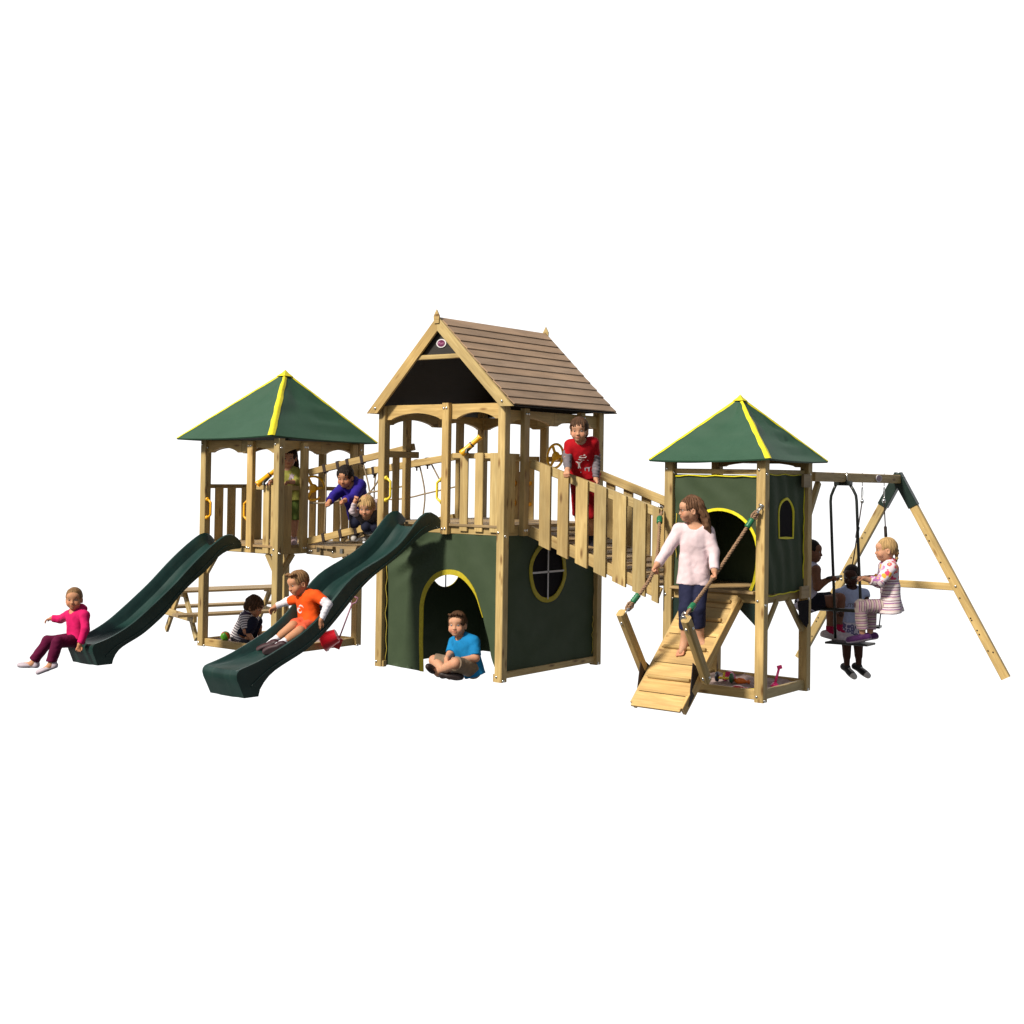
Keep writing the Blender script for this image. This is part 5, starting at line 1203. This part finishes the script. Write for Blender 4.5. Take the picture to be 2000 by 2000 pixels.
    if look.get('glasses'):
        b = MB()
        for s in (-1, 1):
            c = V(*X(s * .031, .093, -.006)); b.tube([c + V(*(rt_ * .019 * math.cos(2 * math.pi * i / 16) + up * .015 * math.sin(2 * math.pi * i / 16))) * hs for i in range(16)], .0016, 5, closed=True); b.tube([X(s * .049, .090, .004), X(s * .068, .05, .004), X(s * .074, -.004, .0)], .0016, 5)
        b.tube([X(-.012, .094, .003), X(0, .101, .004), X(.012, .094, .003)], .0016, 5); b.build('glasses', 'steeld', root)
    return root
def chest_print(shirt, root, pr_, J, lat, spine, fwd):
    """flat ink shapes wrapped on to the chest: polys in (right-to-left, up) metres from the chest middle"""
    bm = bmesh.new(); bm.from_mesh(shirt.data); tr = bvhtree.BVHTree.FromBMesh(bm); off = wloc(root)
    c = V(*(J['neck'] + (J['pel'] - J['neck']) * pr_.get('at', .38))); la = V(*lat); sp_v = V(*spine); fw = V(*fwd); ox, oy = pr_.get('off', (0, 0)); k = pr_.get('k', 1.0)
    verts = []; faces = []
    def tess(poly):
        t = geometry.tessellate_polygon([[Vector((x, y, 0)) for x, y in poly]]); return poly, t
    items = [tess(p) for p in pr_.get('polys', ())]
    if pr_.get('text'):
        for li, (txt, size, dy) in enumerate(pr_['text']):
            me = text_mesh(txt, size, 'print_text'); P = [(v.co.x, v.co.y + dy) for v in me.vertices]; items.append((P, [tuple(p.vertices) for p in me.polygons if abs(p.normal.z) > .5 and me.vertices[p.vertices[0]].co.z > 0])); bpy.data.meshes.remove(me)
    for P, T in items:
        b = len(verts); ok = []
        for x, y in P:
            o = c + la * (x * k + ox) + sp_v * (y * k + oy); h = tr.ray_cast(o + fw * .35 - off, -fw, .6)
            if h[0] is None: verts.append(tuple(o)); ok.append(False)
            else: verts.append(tuple(h[0] + off + fw * .0022)); ok.append(True)
        for t in T:
            if all(ok[i] for i in t): faces.append([b + i for i in t])
    bm.free()
    if faces: raw_mesh('print', verts, faces, pr_.get('mat', 'print'), root, smooth=False)
M['eyew'] = plain_mat('eye_white', (.46, .42, .40), .25, 0, .03); M['eyed'] = plain_mat('eye_dark', (.022, .012, .008), .15, 0, .05); M['eyeb'] = plain_mat('eye_blue', (.05, .09, .13), .15, 0, .05); M['steeld'] = plain_mat('spectacle_frame', (.06, .035, .03), .3, .6)
def cm(n, c, v=.16, rough=.85): M[n] = cloth_mat(n, tuple(x * (1 - v) for x in c), tuple(min(1, x * (1 + v)) for x in c), rough, 16.0, True, .2, .28); return n
cm('magenta_fleece', (.52, .006, .10)); cm('plum_trousers', (.085, .001, .028)); cm('orange_tee', (.68, .075, .006)); cm('coral_shorts', (.60, .09, .04)); cm('white_cotton', (.62, .60, .66), .06); cm('navy_cotton', (.008, .010, .026))
cm('lime_top', (.27, .27, .06)); cm('lime_shorts', (.11, .16, .035)); cm('hoodie_blue', (.022, .012, .20)); cm('grey_tee', (.085, .075, .085)); cm('pinkwhite', (.50, .42, .46), .08); cm('red_tee', (.34, .002, .008)); cm('red_shorts', (.28, .002, .008)); cm('grey_rib', (.15, .13, .15))
cm('blue_tee', (.006, .17, .40)); cm('khaki', (.20, .145, .10)); cm('pale_pink', (.66, .52, .56), .05); cm('navy_jeans', (.014, .016, .045)); cm('white_vest', (.50, .48, .60), .06); cm('crimson_sock', (.32, .003, .045)); cm('pale_blue_vest', (.36, .42, .60), .08); cm('dark_skirt', (.008, .008, .016))
M['navy_stripe'] = stripe_mat('navy_stripe', [(0, (.64, .60, .62)), (.60, (.035, .018, .06))], 38, warp=.12)
M['pink_stripe'] = stripe_mat('pink_stripe', [(0, (.66, .58, .60)), (.30, (.16, .05, .10)), (.42, (.66, .56, .60)), (.66, (.24, .06, .26)), (.80, (.62, .50, .46))], 17, warp=.2)
M['legging_stripe'] = stripe_mat('legging_stripe', [(0, (.50, .40, .36)), (.28, (.13, .05, .08)), (.40, (.52, .36, .40)), (.70, (.28, .07, .24)), (.84, (.54, .46, .38))], 22, warp=.2)
M['floral'] = flower_mat('floral', (.66, .58, .64), scale=19.0); M['leafprint'] = flower_mat('leafprint', (.58, .56, .66), scale=24.0)
nt_ = M['leafprint'].node_tree
for n_ in nt_.nodes:
    if n_.type == 'VALTORGB' and n_.color_ramp.interpolation == 'CONSTANT':
        for e_ in n_.color_ramp.elements: e_.color = (.10, .09, .20, 1)
for n_ in nt_.nodes:
    if n_.type == 'MIX' and not n_.inputs[7].is_linked: n_.inputs[7].default_value = (.45, .43, .55, 1)
PEOPLE = {
 'blue': dict(H=1.22, face=(0.391, -0.919, 0.057), up=(-0.085, 0.077, 0.993), J=dict(anL=(-0.508, -0.308, 0.089), anR=(-0.418, -0.275, 0.071), elL=(-0.228, -0.101, 0.22), elR=(-0.498, -0.147, 0.227), haL=(-0.347, -0.295, 0.213), haR=(-0.389, -0.33, 0.181), head=(-0.426, -0.134, 0.517), hipL=(-0.293, -0.057, 0.107), hipR=(-0.408, -0.007, 0.11), knL=(-0.271, -0.341, 0.19), knR=(-0.652, -0.195, 0.165), neck=(-0.402, -0.074, 0.391), pel=(-0.345, -0.024, 0.11), shL=(-0.29, -0.066, 0.372), shR=(-0.523, -0.052, 0.354), toL=(-0.522, -0.371, 0.114), toR=(-0.343, -0.267, 0.058), wrL=(-0.301, -0.26, 0.206), wrR=(-0.405, -0.306, 0.216))),
 'floral': dict(H=1.15, face=(-0.832, -0.553, -0.029), up=(-0.028, 0.045, 0.999), J=dict(anL=(2.59, 2.152, 0.475), anR=(2.587, 2.334, 0.463), elL=(2.752, 2.137, 0.976), elR=(2.623, 2.509, 0.986), haL=(2.589, 1.985, 1.028), haR=(2.466, 2.44, 1.008), head=(2.737, 2.329, 1.273), hipL=(2.78, 2.297, 0.746), hipR=(2.747, 2.437, 0.744), knL=(2.574, 2.133, 0.753), knR=(2.59, 2.329, 0.73), neck=(2.76, 2.349, 1.177), pel=(2.773, 2.369, 0.768), shL=(2.814, 2.244, 1.125), shR=(2.68, 2.436, 1.125), toL=(2.497, 2.082, 0.43), toR=(2.511, 2.277, 0.42), wrL=(2.649, 2.031, 1.013), wrR=(2.519, 2.481, 0.992))),
 'grey': dict(H=1.02, face=(0.401, -0.868, -0.294), up=(-0.031, 0.009, 0.999), J=dict(anL=(-2.083, 0.524, 1.298), anR=(-2.151, 0.471, 1.297), elL=(-1.932, 0.32, 1.615), elR=(-2.076, 0.142, 1.521), haL=(-1.986, 0.226, 1.682), haR=(-2.017, 0.14, 1.664), head=(-1.978, 0.25, 1.568), hipL=(-2.112, 0.523, 1.37), hipR=(-2.158, 0.487, 1.369), knL=(-1.939, 0.35, 1.351), knR=(-2.019, 0.29, 1.357), neck=(-2.026, 0.304, 1.492), pel=(-2.135, 0.505, 1.376), shL=(-1.972, 0.345, 1.5), shR=(-2.088, 0.256, 1.498), toL=(-2.126, 0.582, 1.266), toR=(-2.194, 0.528, 1.265), wrL=(-1.96, 0.246, 1.65), wrR=(-2.03, 0.132, 1.628))),
 'hoodie': dict(H=1.22, face=(0.415, -0.868, -0.272), up=(-0.016, -0.008, 1.0), J=dict(anL=(-2.25, 0.545, 1.262), anR=(-2.334, 0.47, 1.261), elL=(-2.195, 0.281, 1.652), elR=(-2.374, 0.168, 1.67), haL=(-2.181, 0.071, 1.618), haR=(-2.296, -0.007, 1.591), head=(-2.319, 0.272, 1.872), hipL=(-2.316, 0.555, 1.522), hipR=(-2.363, 0.52, 1.514), knL=(-2.164, 0.42, 1.384), knR=(-2.231, 0.361, 1.391), neck=(-2.316, 0.351, 1.793), pel=(-2.345, 0.533, 1.522), shL=(-2.237, 0.382, 1.809), shR=(-2.393, 0.322, 1.755), toL=(-2.183, 0.454, 1.231), toR=(-2.27, 0.379, 1.23), wrL=(-2.177, 0.131, 1.632), wrR=(-2.311, 0.042, 1.615))),
 'lime': dict(H=1.08, face=(0.656, -0.747, -0.109), up=(-0.006, -0.018, 1.0), J=dict(anL=(-2.967, 0.173, 1.199), anR=(-3.057, 0.098, 1.198), elL=(-2.897, 0.154, 1.812), elR=(-3.072, -0.001, 1.816), haL=(-2.876, -0.056, 1.811), haR=(-2.997, -0.191, 1.78), head=(-3.03, 0.14, 2.071), hipL=(-2.994, 0.178, 1.652), hipR=(-3.053, 0.133, 1.65), knL=(-2.961, 0.172, 1.413), knR=(-3.036, 0.108, 1.419), neck=(-3.038, 0.137, 1.946), pel=(-3.026, 0.153, 1.662), shL=(-2.964, 0.194, 1.925), shR=(-3.1, 0.09, 1.915), toL=(-2.884, 0.086, 1.158), toR=(-2.975, 0.008, 1.16), wrL=(-2.864, 0.002, 1.805), wrR=(-3.001, -0.144, 1.809))),
 'orange': dict(H=1.12, face=(-0.199, -0.949, -0.246), up=(-0.073, 0.045, 0.996), J=dict(anL=(-1.16, -1.683, 0.403), anR=(-1.324, -1.625, 0.403), elL=(-0.965, -1.29, 0.746), elR=(-1.502, -1.284, 0.733), haL=(-0.981, -1.394, 0.535), haR=(-1.64, -1.387, 0.611), head=(-1.263, -1.375, 0.922), hipL=(-1.145, -1.275, 0.541), hipR=(-1.248, -1.233, 0.554), knL=(-1.083, -1.515, 0.516), knR=(-1.212, -1.478, 0.548), neck=(-1.227, -1.307, 0.829), pel=(-1.2, -1.28, 0.583), shL=(-1.089, -1.319, 0.83), shR=(-1.357, -1.273, 0.784), toL=(-1.27, -1.765, 0.34), toR=(-1.422, -1.699, 0.335), wrL=(-0.972, -1.371, 0.612), wrR=(-1.583, -1.345, 0.687))),
 'pink': dict(H=1.1, face=(0.698, -0.716, 0.01), up=(-0.089, 0.037, 0.995), J=dict(anL=(-3.824, -2.185, 0.017), anR=(-4.13, -2.177, 0.007), elL=(-3.652, -1.92, 0.35), elR=(-4.215, -1.82, 0.401), haL=(-3.666, -1.989, 0.122), haR=(-4.338, -1.928, 0.375), head=(-3.859, -1.912, 0.635), hipL=(-3.798, -1.91, 0.226), hipR=(-3.936, -1.88, 0.227), knL=(-3.794, -2.134, 0.234), knR=(-4.014, -2.093, 0.224), neck=(-3.862, -1.885, 0.515), pel=(-3.857, -1.875, 0.239), shL=(-3.717, -1.888, 0.498), shR=(-4.007, -1.873, 0.477), toL=(-3.894, -2.262, -0.048), toR=(-4.239, -2.26, -0.016), wrL=(-3.66, -1.976, 0.21), wrR=(-4.285, -1.874, 0.406))),
 'ramp': dict(H=1.4, face=(-0.713, -0.699, -0.055), up=(0.07, 0.013, 0.997), J=dict(anL=(1.92, 0.282, 0.549), anR=(1.816, 0.204, 0.532), elL=(2.028, 0.303, 1.297), elR=(1.67, 0.134, 1.296), haL=(2.094, 0.225, 1.087), haR=(1.62, -0.018, 1.117), head=(1.85, 0.219, 1.655), hipL=(1.907, 0.315, 1.032), hipR=(1.808, 0.239, 1.03), knL=(1.932, 0.216, 0.812), knR=(1.851, 0.159, 0.801), neck=(1.867, 0.272, 1.525), pel=(1.855, 0.275, 1.046), shL=(1.964, 0.302, 1.488), shR=(1.747, 0.213, 1.492), toL=(2.002, 0.266, 0.469), toR=(1.807, 0.138, 0.409), wrL=(2.076, 0.236, 1.14), wrR=(1.652, 0.004, 1.177))),
 'red': dict(H=1.32, face=(0.465, -0.882, -0.082), up=(0.006, -0.034, 0.999), J=dict(anL=(0.409, 0.839, 1.338), anR=(0.344, 0.764, 1.307), elL=(0.539, 0.709, 2.078), elR=(0.352, 0.505, 2.101), haL=(0.629, 0.645, 1.847), haR=(0.461, 0.337, 1.93), head=(0.469, 0.526, 2.35), hipL=(0.438, 0.742, 1.892), hipR=(0.38, 0.698, 1.895), knL=(0.455, 0.764, 1.553), knR=(0.372, 0.7, 1.562), neck=(0.455, 0.58, 2.25), pel=(0.409, 0.72, 1.908), shL=(0.528, 0.636, 2.238), shR=(0.39, 0.531, 2.237), toL=(0.474, 0.75, 1.233), toR=(0.416, 0.643, 1.244), wrL=(0.582, 0.656, 1.894), wrR=(0.449, 0.377, 1.977))),
 'striped': dict(H=1.08, face=(0.846, 0.347, -0.405), up=(-0.088, 0.054, 0.995), J=dict(anL=(-3.78, 0.33, 0.029), anR=(-3.554, 0.049, 0.065), elL=(-3.705, 0.368, 0.187), elR=(-3.564, 0.055, 0.174), haL=(-3.689, 0.384, 0.022), haR=(-3.424, 0.092, 0.062), head=(-3.6, 0.201, 0.428), hipL=(-3.776, 0.177, 0.079), hipR=(-3.722, 0.064, 0.084), knL=(-3.7, 0.334, 0.247), knR=(-3.527, 0.113, 0.273), neck=(-3.66, 0.181, 0.364), pel=(-3.749, 0.12, 0.087), shL=(-3.692, 0.285, 0.307), shR=(-3.603, 0.092, 0.319), toL=(-3.715, 0.381, -0.0), toR=(-3.482, 0.105, 0.036), wrL=(-3.697, 0.377, 0.084), wrR=(-3.46, 0.064, 0.087))),
 'swing': dict(H=1.12, face=(0.163, -0.972, -0.17), up=(-0.037, 0.062, 0.997), J=dict(anL=(2.256, 2.86, 0.075), anR=(2.164, 2.785, 0.068), elL=(2.332, 2.88, 0.66), elR=(2.059, 2.638, 0.727), haL=(2.375, 2.665, 0.6), haR=(2.211, 2.545, 0.63), head=(2.178, 2.845, 0.969), hipL=(2.216, 2.886, 0.513), hipR=(2.133, 2.823, 0.511), knL=(2.261, 2.829, 0.303), knR=(2.17, 2.758, 0.301), neck=(2.175, 2.846, 0.842), pel=(2.17, 2.85, 0.535), shL=(2.276, 2.925, 0.803), shR=(2.078, 2.773, 0.8), toL=(2.33, 2.845, 0.015), toR=(2.228, 2.757, 0.008), wrL=(2.375, 2.723, 0.595), wrR=(2.158, 2.556, 0.637))),
 'vest': dict(H=1.25, face=(0.974, 0.226, -0.029), up=(-0.032, 0.045, 0.998), J=dict(anL=(2.156, 2.597, 0.438), anR=(2.152, 2.388, 0.437), elL=(1.955, 2.566, 0.885), elR=(2.097, 2.229, 0.885), haL=(2.109, 2.713, 0.955), haR=(2.269, 2.309, 0.986), head=(1.978, 2.353, 1.222), hipL=(1.928, 2.415, 0.715), hipR=(1.973, 2.266, 0.717), knL=(2.168, 2.598, 0.76), knR=(2.173, 2.396, 0.756), neck=(1.976, 2.355, 1.091), pel=(1.931, 2.33, 0.716), shL=(1.924, 2.495, 1.065), shR=(2.068, 2.26, 1.067), toL=(2.272, 2.687, 0.371), toR=(2.265, 2.476, 0.369), wrL=(2.054, 2.671, 0.948), wrR=(2.207, 2.261, 0.972))),
}
FAIR = (.50, .265, .165); TAN = (.44, .215, .12); BROWN = (.185, .085, .05); DARK = (.052, .020, .012)
BL, LB, BR, DB, BK = (.36, .23, .10), (.19, .105, .048), (.068, .034, .018), (.030, .015, .009), (.012, .008, .007)
cup = lambda: None
fig = [[(-.030, .035), (-.012, .044), (.004, .040), (.010, .050), (.020, .052), (.022, .040), (.034, .030), (.024, .018), (.012, .022), (-.006, .020), (-.030, .022)], [(-.040, .008), (-.02, .0), (.045, -.010), (.043, -.004), (-.01, .006), (-.038, .014)],
       [(-.062, -.010), (-.050, -.004), (-.040, -.016), (-.034, -.010), (-.030, -.018), (-.010, -.006), (-.008, -.012), (-.028, -.028), (-.030, -.050), (-.024, -.072), (-.032, -.072), (-.036, -.054), (-.042, -.072), (-.050, -.070), (-.044, -.046), (-.044, -.028)]]
fig2 = [[(.0, -.060), (.012, -.052), (.040, -.056), (.055, -.052), (.040, -.062), (.034, -.090), (.026, -.088), (.026, -.064), (.012, -.062), (.008, -.084), (.0, -.082)], [(-.034, -.088), (-.028, -.084), (-.026, -.092), (-.034, -.094)]]
swoosh = [[(-.042, -.006), (-.030, -.024), (-.008, -.032), (.012, -.026), (.024, -.010), (.010, -.018), (-.006, -.020), (-.018, -.012), (-.012, .002), (.0, .0), (.010, .006), (-.006, .012), (-.028, .010)], [(-.005, .016), (.012, .022), (.036, .018), (.050, .006), (.040, .026), (.016, .034), (.0, .028)]]
blob = [[(-.022, -.020), (-.010, .004), (-.016, .018), (-.002, .010), (.004, .026), (.010, .008), (.022, .012), (.014, -.006), (.020, -.022), (.004, -.014), (-.006, -.026)]]
mark = [[(-.030, -.012), (-.022, .018), (-.014, -.004), (-.006, .022), (.0, -.002), (.008, .018), (.012, -.008), (.026, .006), (.022, -.020), (.004, -.016), (-.012, -.022)]]
LOOK = {}
LOOK['pink'] = dict(slim=.94, label='girl in pink hooded top and plum trousers sitting at the foot of a slide', skin=TAN, hair=LB, hairstyle='tied', hairth=.008, hairline=.060, rough=.002, shirt=dict(mat='magenta_fleece', sleeve=1.9, hood=True, hem=-.01, loose=.008, name='hooded_top', wr=.004), pants=dict(mat='plum_trousers', to=1.88, flare=.004, loose=.010), shoes=dict(col=(.42, .36, .42), sole=(.30, .26, .30), low=True), curlR=.35, curlL=.5, palmR=(0, 0, -1), palmL=(.3, -.4, -.8))
LOOK['orange'] = dict(label='boy in orange top and shorts with white sleeves sliding down the big green slide', skin=TAN, hair=LB, hairstyle='tuft', hairth=.010, hairline=.062, shirt=dict(mat='orange_tee', sleeve=.75, hem=.0), under=dict(mat='white_cotton', to=1.93), pants=dict(mat='coral_shorts', to=.92, loose=.016, name='shorts'), socks=dict(mat='white_cotton', **{'from': .66}), shoes=dict(col=(.035, .008, .012), sole=(.05, .03, .035), lace=(.35, .05, .08)), curlR=.30, curlL=.22, palmR=(.2, -.5, -.8), palmL=(-.6, .5, -.5), prints=(dict(polys=swoosh, at=.52, off=(-.01, 0), k=1.25),))
LOOK['striped'] = dict(label='dark haired child in a striped shirt crouching in the sandpit', skin=TAN, hair=BR, hairstyle='bowl', hairth=.017, hairline=.052, rough=.005, earhair=True, shirt=dict(mat='navy_stripe', sleeve=.85, hem=.02, loose=.013), pants=dict(mat='navy_cotton', to=1.8, loose=.012), shoes=dict(col=(.02, .02, .03)), curlR=.6, curlL=.6, palmR=(0, 0, -1))
LOOK['lime'] = dict(label='girl in lime green top and shorts on the deck behind the yellow telescope', skin=FAIR, hair=DB, hairstyle='long', hairth=.016, hairline=.046, locks=((-.05, .20, 0), (-.02, .16, 1), (.045, .24, 2), (.06, .20, 3)), shirt=dict(mat='lime_top', sleeve=1.55, hem=.05), pants=dict(mat='lime_shorts', to=1.05, loose=.014, name='shorts'), shoes=dict(col=(.42, .30, .32)), curlR=.8, curlL=.7, palmR=(.4, .6, -.6), palmL=(.4, .6, -.6), prints=(dict(polys=blob, at=.28, off=(.045, 0), k=1.5, mat='printl'),))
LOOK['hoodie'] = dict(label='boy in a bright blue hoodie leaning over the rope net of the bridge', skin=TAN, hair=BK, hairstyle='short', hairth=.014, shirt=dict(mat='hoodie_blue', sleeve=1.93, hood=True, hem=.06, loose=.016, name='hoodie'), pants=dict(mat='navy_cotton', to=1.7, loose=.014), socks=dict(mat='white_cotton', **{'from': .7}), shoes=dict(col=(.4, .38, .36)), curlR=.95, curlL=.95, palmR=(.3, -.5, -.8), palmL=(.3, -.5, -.8))
LOOK['grey'] = dict(label='fair haired child in grey hanging on the bridge net beside the hoodie boy', skin=FAIR, hair=BL, hairstyle='bowl', hairth=.015, hairline=.044, shirt=dict(mat='grey_tee', sleeve=.5, hem=.05), under=dict(mat='pinkwhite', to=1.8), pants=dict(mat='navy_cotton', to=1.6, loose=.014), shoes=dict(col=(.3, .28, .28)), curlR=1.0, curlL=1.0, palmR=(.5, -.7, .1), palmL=(.5, -.7, .1), iris='eyeb')
LOOK['red'] = dict(slim=.94, label='boy in a red printed T shirt with grey sleeves leaning on the plank bridge rail', skin=FAIR, hair=BR, hairstyle='short', hairth=.013, hairline=.054, hs=1.02, shirt=dict(mat='red_tee', sleeve=.88, hem=-.01, loose=.010, neckr=.042), under=dict(mat='grey_rib', to=1.94, ruck=.0032), pants=dict(mat='red_shorts', to=1.06, loose=.020, name='shorts'), socks=dict(mat='navy_cotton', **{'from': .88}), shoes=dict(col=(.02, .018, .028), sole=(.05, .045, .06)), curlR=.75, curlL=.55, palmR=(.2, -.3, -.9), palmL=(.2, -.3, -.9), prints=(dict(polys=fig, at=.42, off=(0, 0), k=1.15), dict(polys=fig2, at=.42, off=(.005, -.01), k=1.25, mat='printl')))
LOOK['blue'] = dict(label='boy in a blue T shirt sitting cross legged in the arched den doorway', skin=FAIR, hair=BR, hairstyle='tuft', hairth=.012, hairline=.056, hs=1.05, shirt=dict(mat='blue_tee', sleeve=.85, hem=.06, loose=.014), pants=dict(mat='khaki', to=1.0, loose=.018, name='shorts'), shoes=dict(col=(.018, .010, .010), sole=(.03, .02, .02), low=True), curlR=.8, curlL=.8, palmR=(.3, .5, -.4), palmL=(-.3, .6, -.3), iris='eyeb', prints=(dict(polys=mark, at=.60, off=(.05, 0), k=1.2, mat='printb'),))
LOOK['ramp'] = dict(label='barefoot girl in glasses and pale pink top on the ramp, holding two ropes', skin=FAIR, hair=(.105, .052, .028), hairstyle='long', hairth=.010, hairline=.060, hs=.99, locks=((-.052, .17, 0), (-.034, .22, 1), (-.012, .20, 2), (.010, .25, 3), (.032, .21, 4), (.054, .23, 5)), sway=(.062, .048, .0), rough=.0058, clip=(.045, -.085, .075), glasses=True, bare=True, slim=.88, shirt=dict(mat='pale_pink', sleeve=1.92, hem=.025, loose=.007, neckr=.052, name='top', wr=.004), pants=dict(mat='navy_jeans', to=1.62, loose=.008), curlR=1.0, curlL=1.0, palmR=(.6, .3, .2), palmL=(-.6, -.3, .0))
LOOK['vest'] = dict(label='girl in white vest and dark shorts on the glider seat nearest the tower', skin=BROWN, hair=BK, hairstyle='tied', hairth=.008, rough=.002, shirt=dict(mat='white_vest', sleeve=0, hem=.05, name='vest'), pants=dict(mat='dark_skirt', to=.72, loose=.022, name='shorts'), socks=dict(mat='crimson_sock', **{'from': .78}), shoes=dict(col=(.48, .42, .44), sole=(.50, .46, .50), high=.0), curlR=1.0, curlL=1.0, palmR=(.0, .0, -1), palmL=(0, 0, -1))
LOOK['floral'] = dict(label='fair girl in a floral striped dress and leggings on the outer glider seat', skin=FAIR, hair=BL, hairstyle='braid', hairth=.009, hairline=.062, rough=.0022, shirt=dict(mat='floral', mat2='pink_stripe', split='low', at=.42, sleeve=1.6, hem=.07, flare=.018, loose=.012, name='dress'), pants=dict(mat='legging_stripe', to=1.80, loose=.010, name='leggings', flare=.006), shoes=dict(col=(.085, .020, .11), sole=(.42, .34, .40), high=-.01), curlR=.95, curlL=.95, palmR=(0, 0, -1), palmL=(0, 0, -1))
LOOK['swing'] = dict(label='boy in a pale blue vest and patterned shorts behind the glider', skin=DARK, hair=BK, hairstyle='shaved', hairth=.005, hairline=.062, shirt=dict(mat='pale_blue_vest', sleeve=.22, hem=.02, loose=.012, name='vest'), pants=dict(mat='leafprint', to=.98, loose=.020, name='shorts'), shoes=dict(col=(.010, .010, .012), sole=(.55, .53, .50), toe=(.52, .50, .48), lace=(.5, .48, .46)), curlR=.6, curlL=.6, prints=(dict(text=(('UTSTG', .052, .0), ('LAC', .048, -.052)), at=.52, mat='printg'),))
KIDS = {k: build_person(k, LOOK[k]['label'], PEOPLE[k], LOOK[k]) for k in LOOK}
g9 = PEOPLE['ramp']['J']
grip = lambda s: V(g9['wr' + s]).lerp(V(g9['ha' + s]), .62)
twisted_rope('rope', [(2.275, .625, 1.645), grip('L'), (2.135, -.335, .815)], 'twisted rope rail tied to the ramp post standing in front of the girl')
twisted_rope('rope', [(1.305, .62, 1.61), grip('R'), (1.54, -.295, .805)], 'twisted rope rail tied to the ramp post beside the plank bridge')
for p, n in (((2.275, .657, 1.68), (0, -1, 0)), ((1.318, .657, 1.65), (0, -1, 0))): pass
# ------------------------------------------------------------------ camera, light, sky
def setup_camera():
    yaw, pitch, roll = -.654, .0194, .0148; cpos = V(7.6116, -9.8203, 1.9559)
    f = V(math.sin(yaw) * math.cos(pitch), math.cos(yaw) * math.cos(pitch), math.sin(pitch)); r = V(math.cos(yaw), -math.sin(yaw), 0); u = r.cross(f)
    c, s = math.cos(roll), math.sin(roll); r2 = r * c + u * s; u2 = r * -s + u * c
    cam = bpy.data.cameras.new('camera'); o = bpy.data.objects.new('camera', cam); COL.objects.link(o)
    m = Matrix((r2, u2, -f)).transposed().to_4x4(); m.translation = cpos; o.matrix_world = m
    cam.sensor_width = 36; cam.sensor_fit = 'HORIZONTAL'; cam.lens = 36 * 2621.83 / 2000; cam.shift_x = 0; cam.shift_y = -(1000 - 869.54) / 2000; cam.clip_end = 500; cam.clip_start = .1
    SC.camera = o
setup_camera()
SUN = V(-.15, -.75, .66).normalized()                       # towards the sun
def setup_light():
    w = bpy.data.worlds.new('World'); SC.world = w; w.use_nodes = True; nt = w.node_tree; nt.nodes.clear(); L = nt.links
    out = nt.nodes.new('ShaderNodeOutputWorld'); bg = nt.nodes.new('ShaderNodeBackground'); L.new(bg.outputs[0], out.inputs[0])
    sky = nt.nodes.new('ShaderNodeTexSky'); sky.sky_type = 'NISHITA'; sky.sun_disc = False
    sky.sun_elevation = math.asin(SUN.z); sky.sun_rotation = math.atan2(SUN.x, SUN.y); sky.air_density = 1.0; sky.dust_density = 2.5; sky.ozone_density = 1
    tc = nt.nodes.new('ShaderNodeTexCoord'); sep = nt.nodes.new('ShaderNodeSeparateXYZ'); L.new(tc.outputs['Generated'], sep.inputs[0])
    # added white backdrop lobe, widened to brighten right-hand faces; dim greyed sky elsewhere
    dt = N(nt, 'ShaderNodeVectorMath', operation='DOT_PRODUCT'); dt.inputs[1].default_value = (-.608, .794, 0); L.new(tc.outputs['Generated'], dt.inputs[0])
    m1 = N(nt, 'ShaderNodeMapRange', interpolation_type='SMOOTHSTEP'); m1.inputs['From Min'].default_value = .30; m1.inputs['From Max'].default_value = .66; L.new(dt.outputs['Value'], m1.inputs[0])
    mul = N(nt, 'ShaderNodeVectorMath', operation='SCALE'); mul.inputs['Scale'].default_value = SKY; L.new(sky.outputs[0], mul.inputs[0])
    hue = mixc(nt, .55, mul.outputs[0], (.5 * SKY * 10 * .55, .5 * SKY * 10 * .55, .5 * SKY * 10 * .53))
    c = mixc(nt, m1.outputs[0], hue, (WHITE, WHITE, WHITE))
    L.new(c, bg.inputs['Color']); bg.inputs['Strength'].default_value = 1.0
    s = bpy.data.lights.new('sun', 'SUN'); s.energy = SUNE; s.angle = math.radians(SUNA); s.color = (1.0, .93, .80)
    o = bpy.data.objects.new('sun', s); COL.objects.link(o); o.rotation_euler = SUN.to_track_quat('Z', 'Y').to_euler(); o.location = SUN * 30
SKY, WHITE, SUNE, SUNA = .09, 1.02, 4.8, 8.0
setup_light()
vs = SC.view_settings; vs.view_transform = 'Standard'; vs.look = 'None'; vs.exposure = .26; vs.gamma = 1; vs.use_curve_mapping = False
SC.render.engine = 'CYCLES'; SC.render.resolution_x = SC.render.resolution_y = 1024
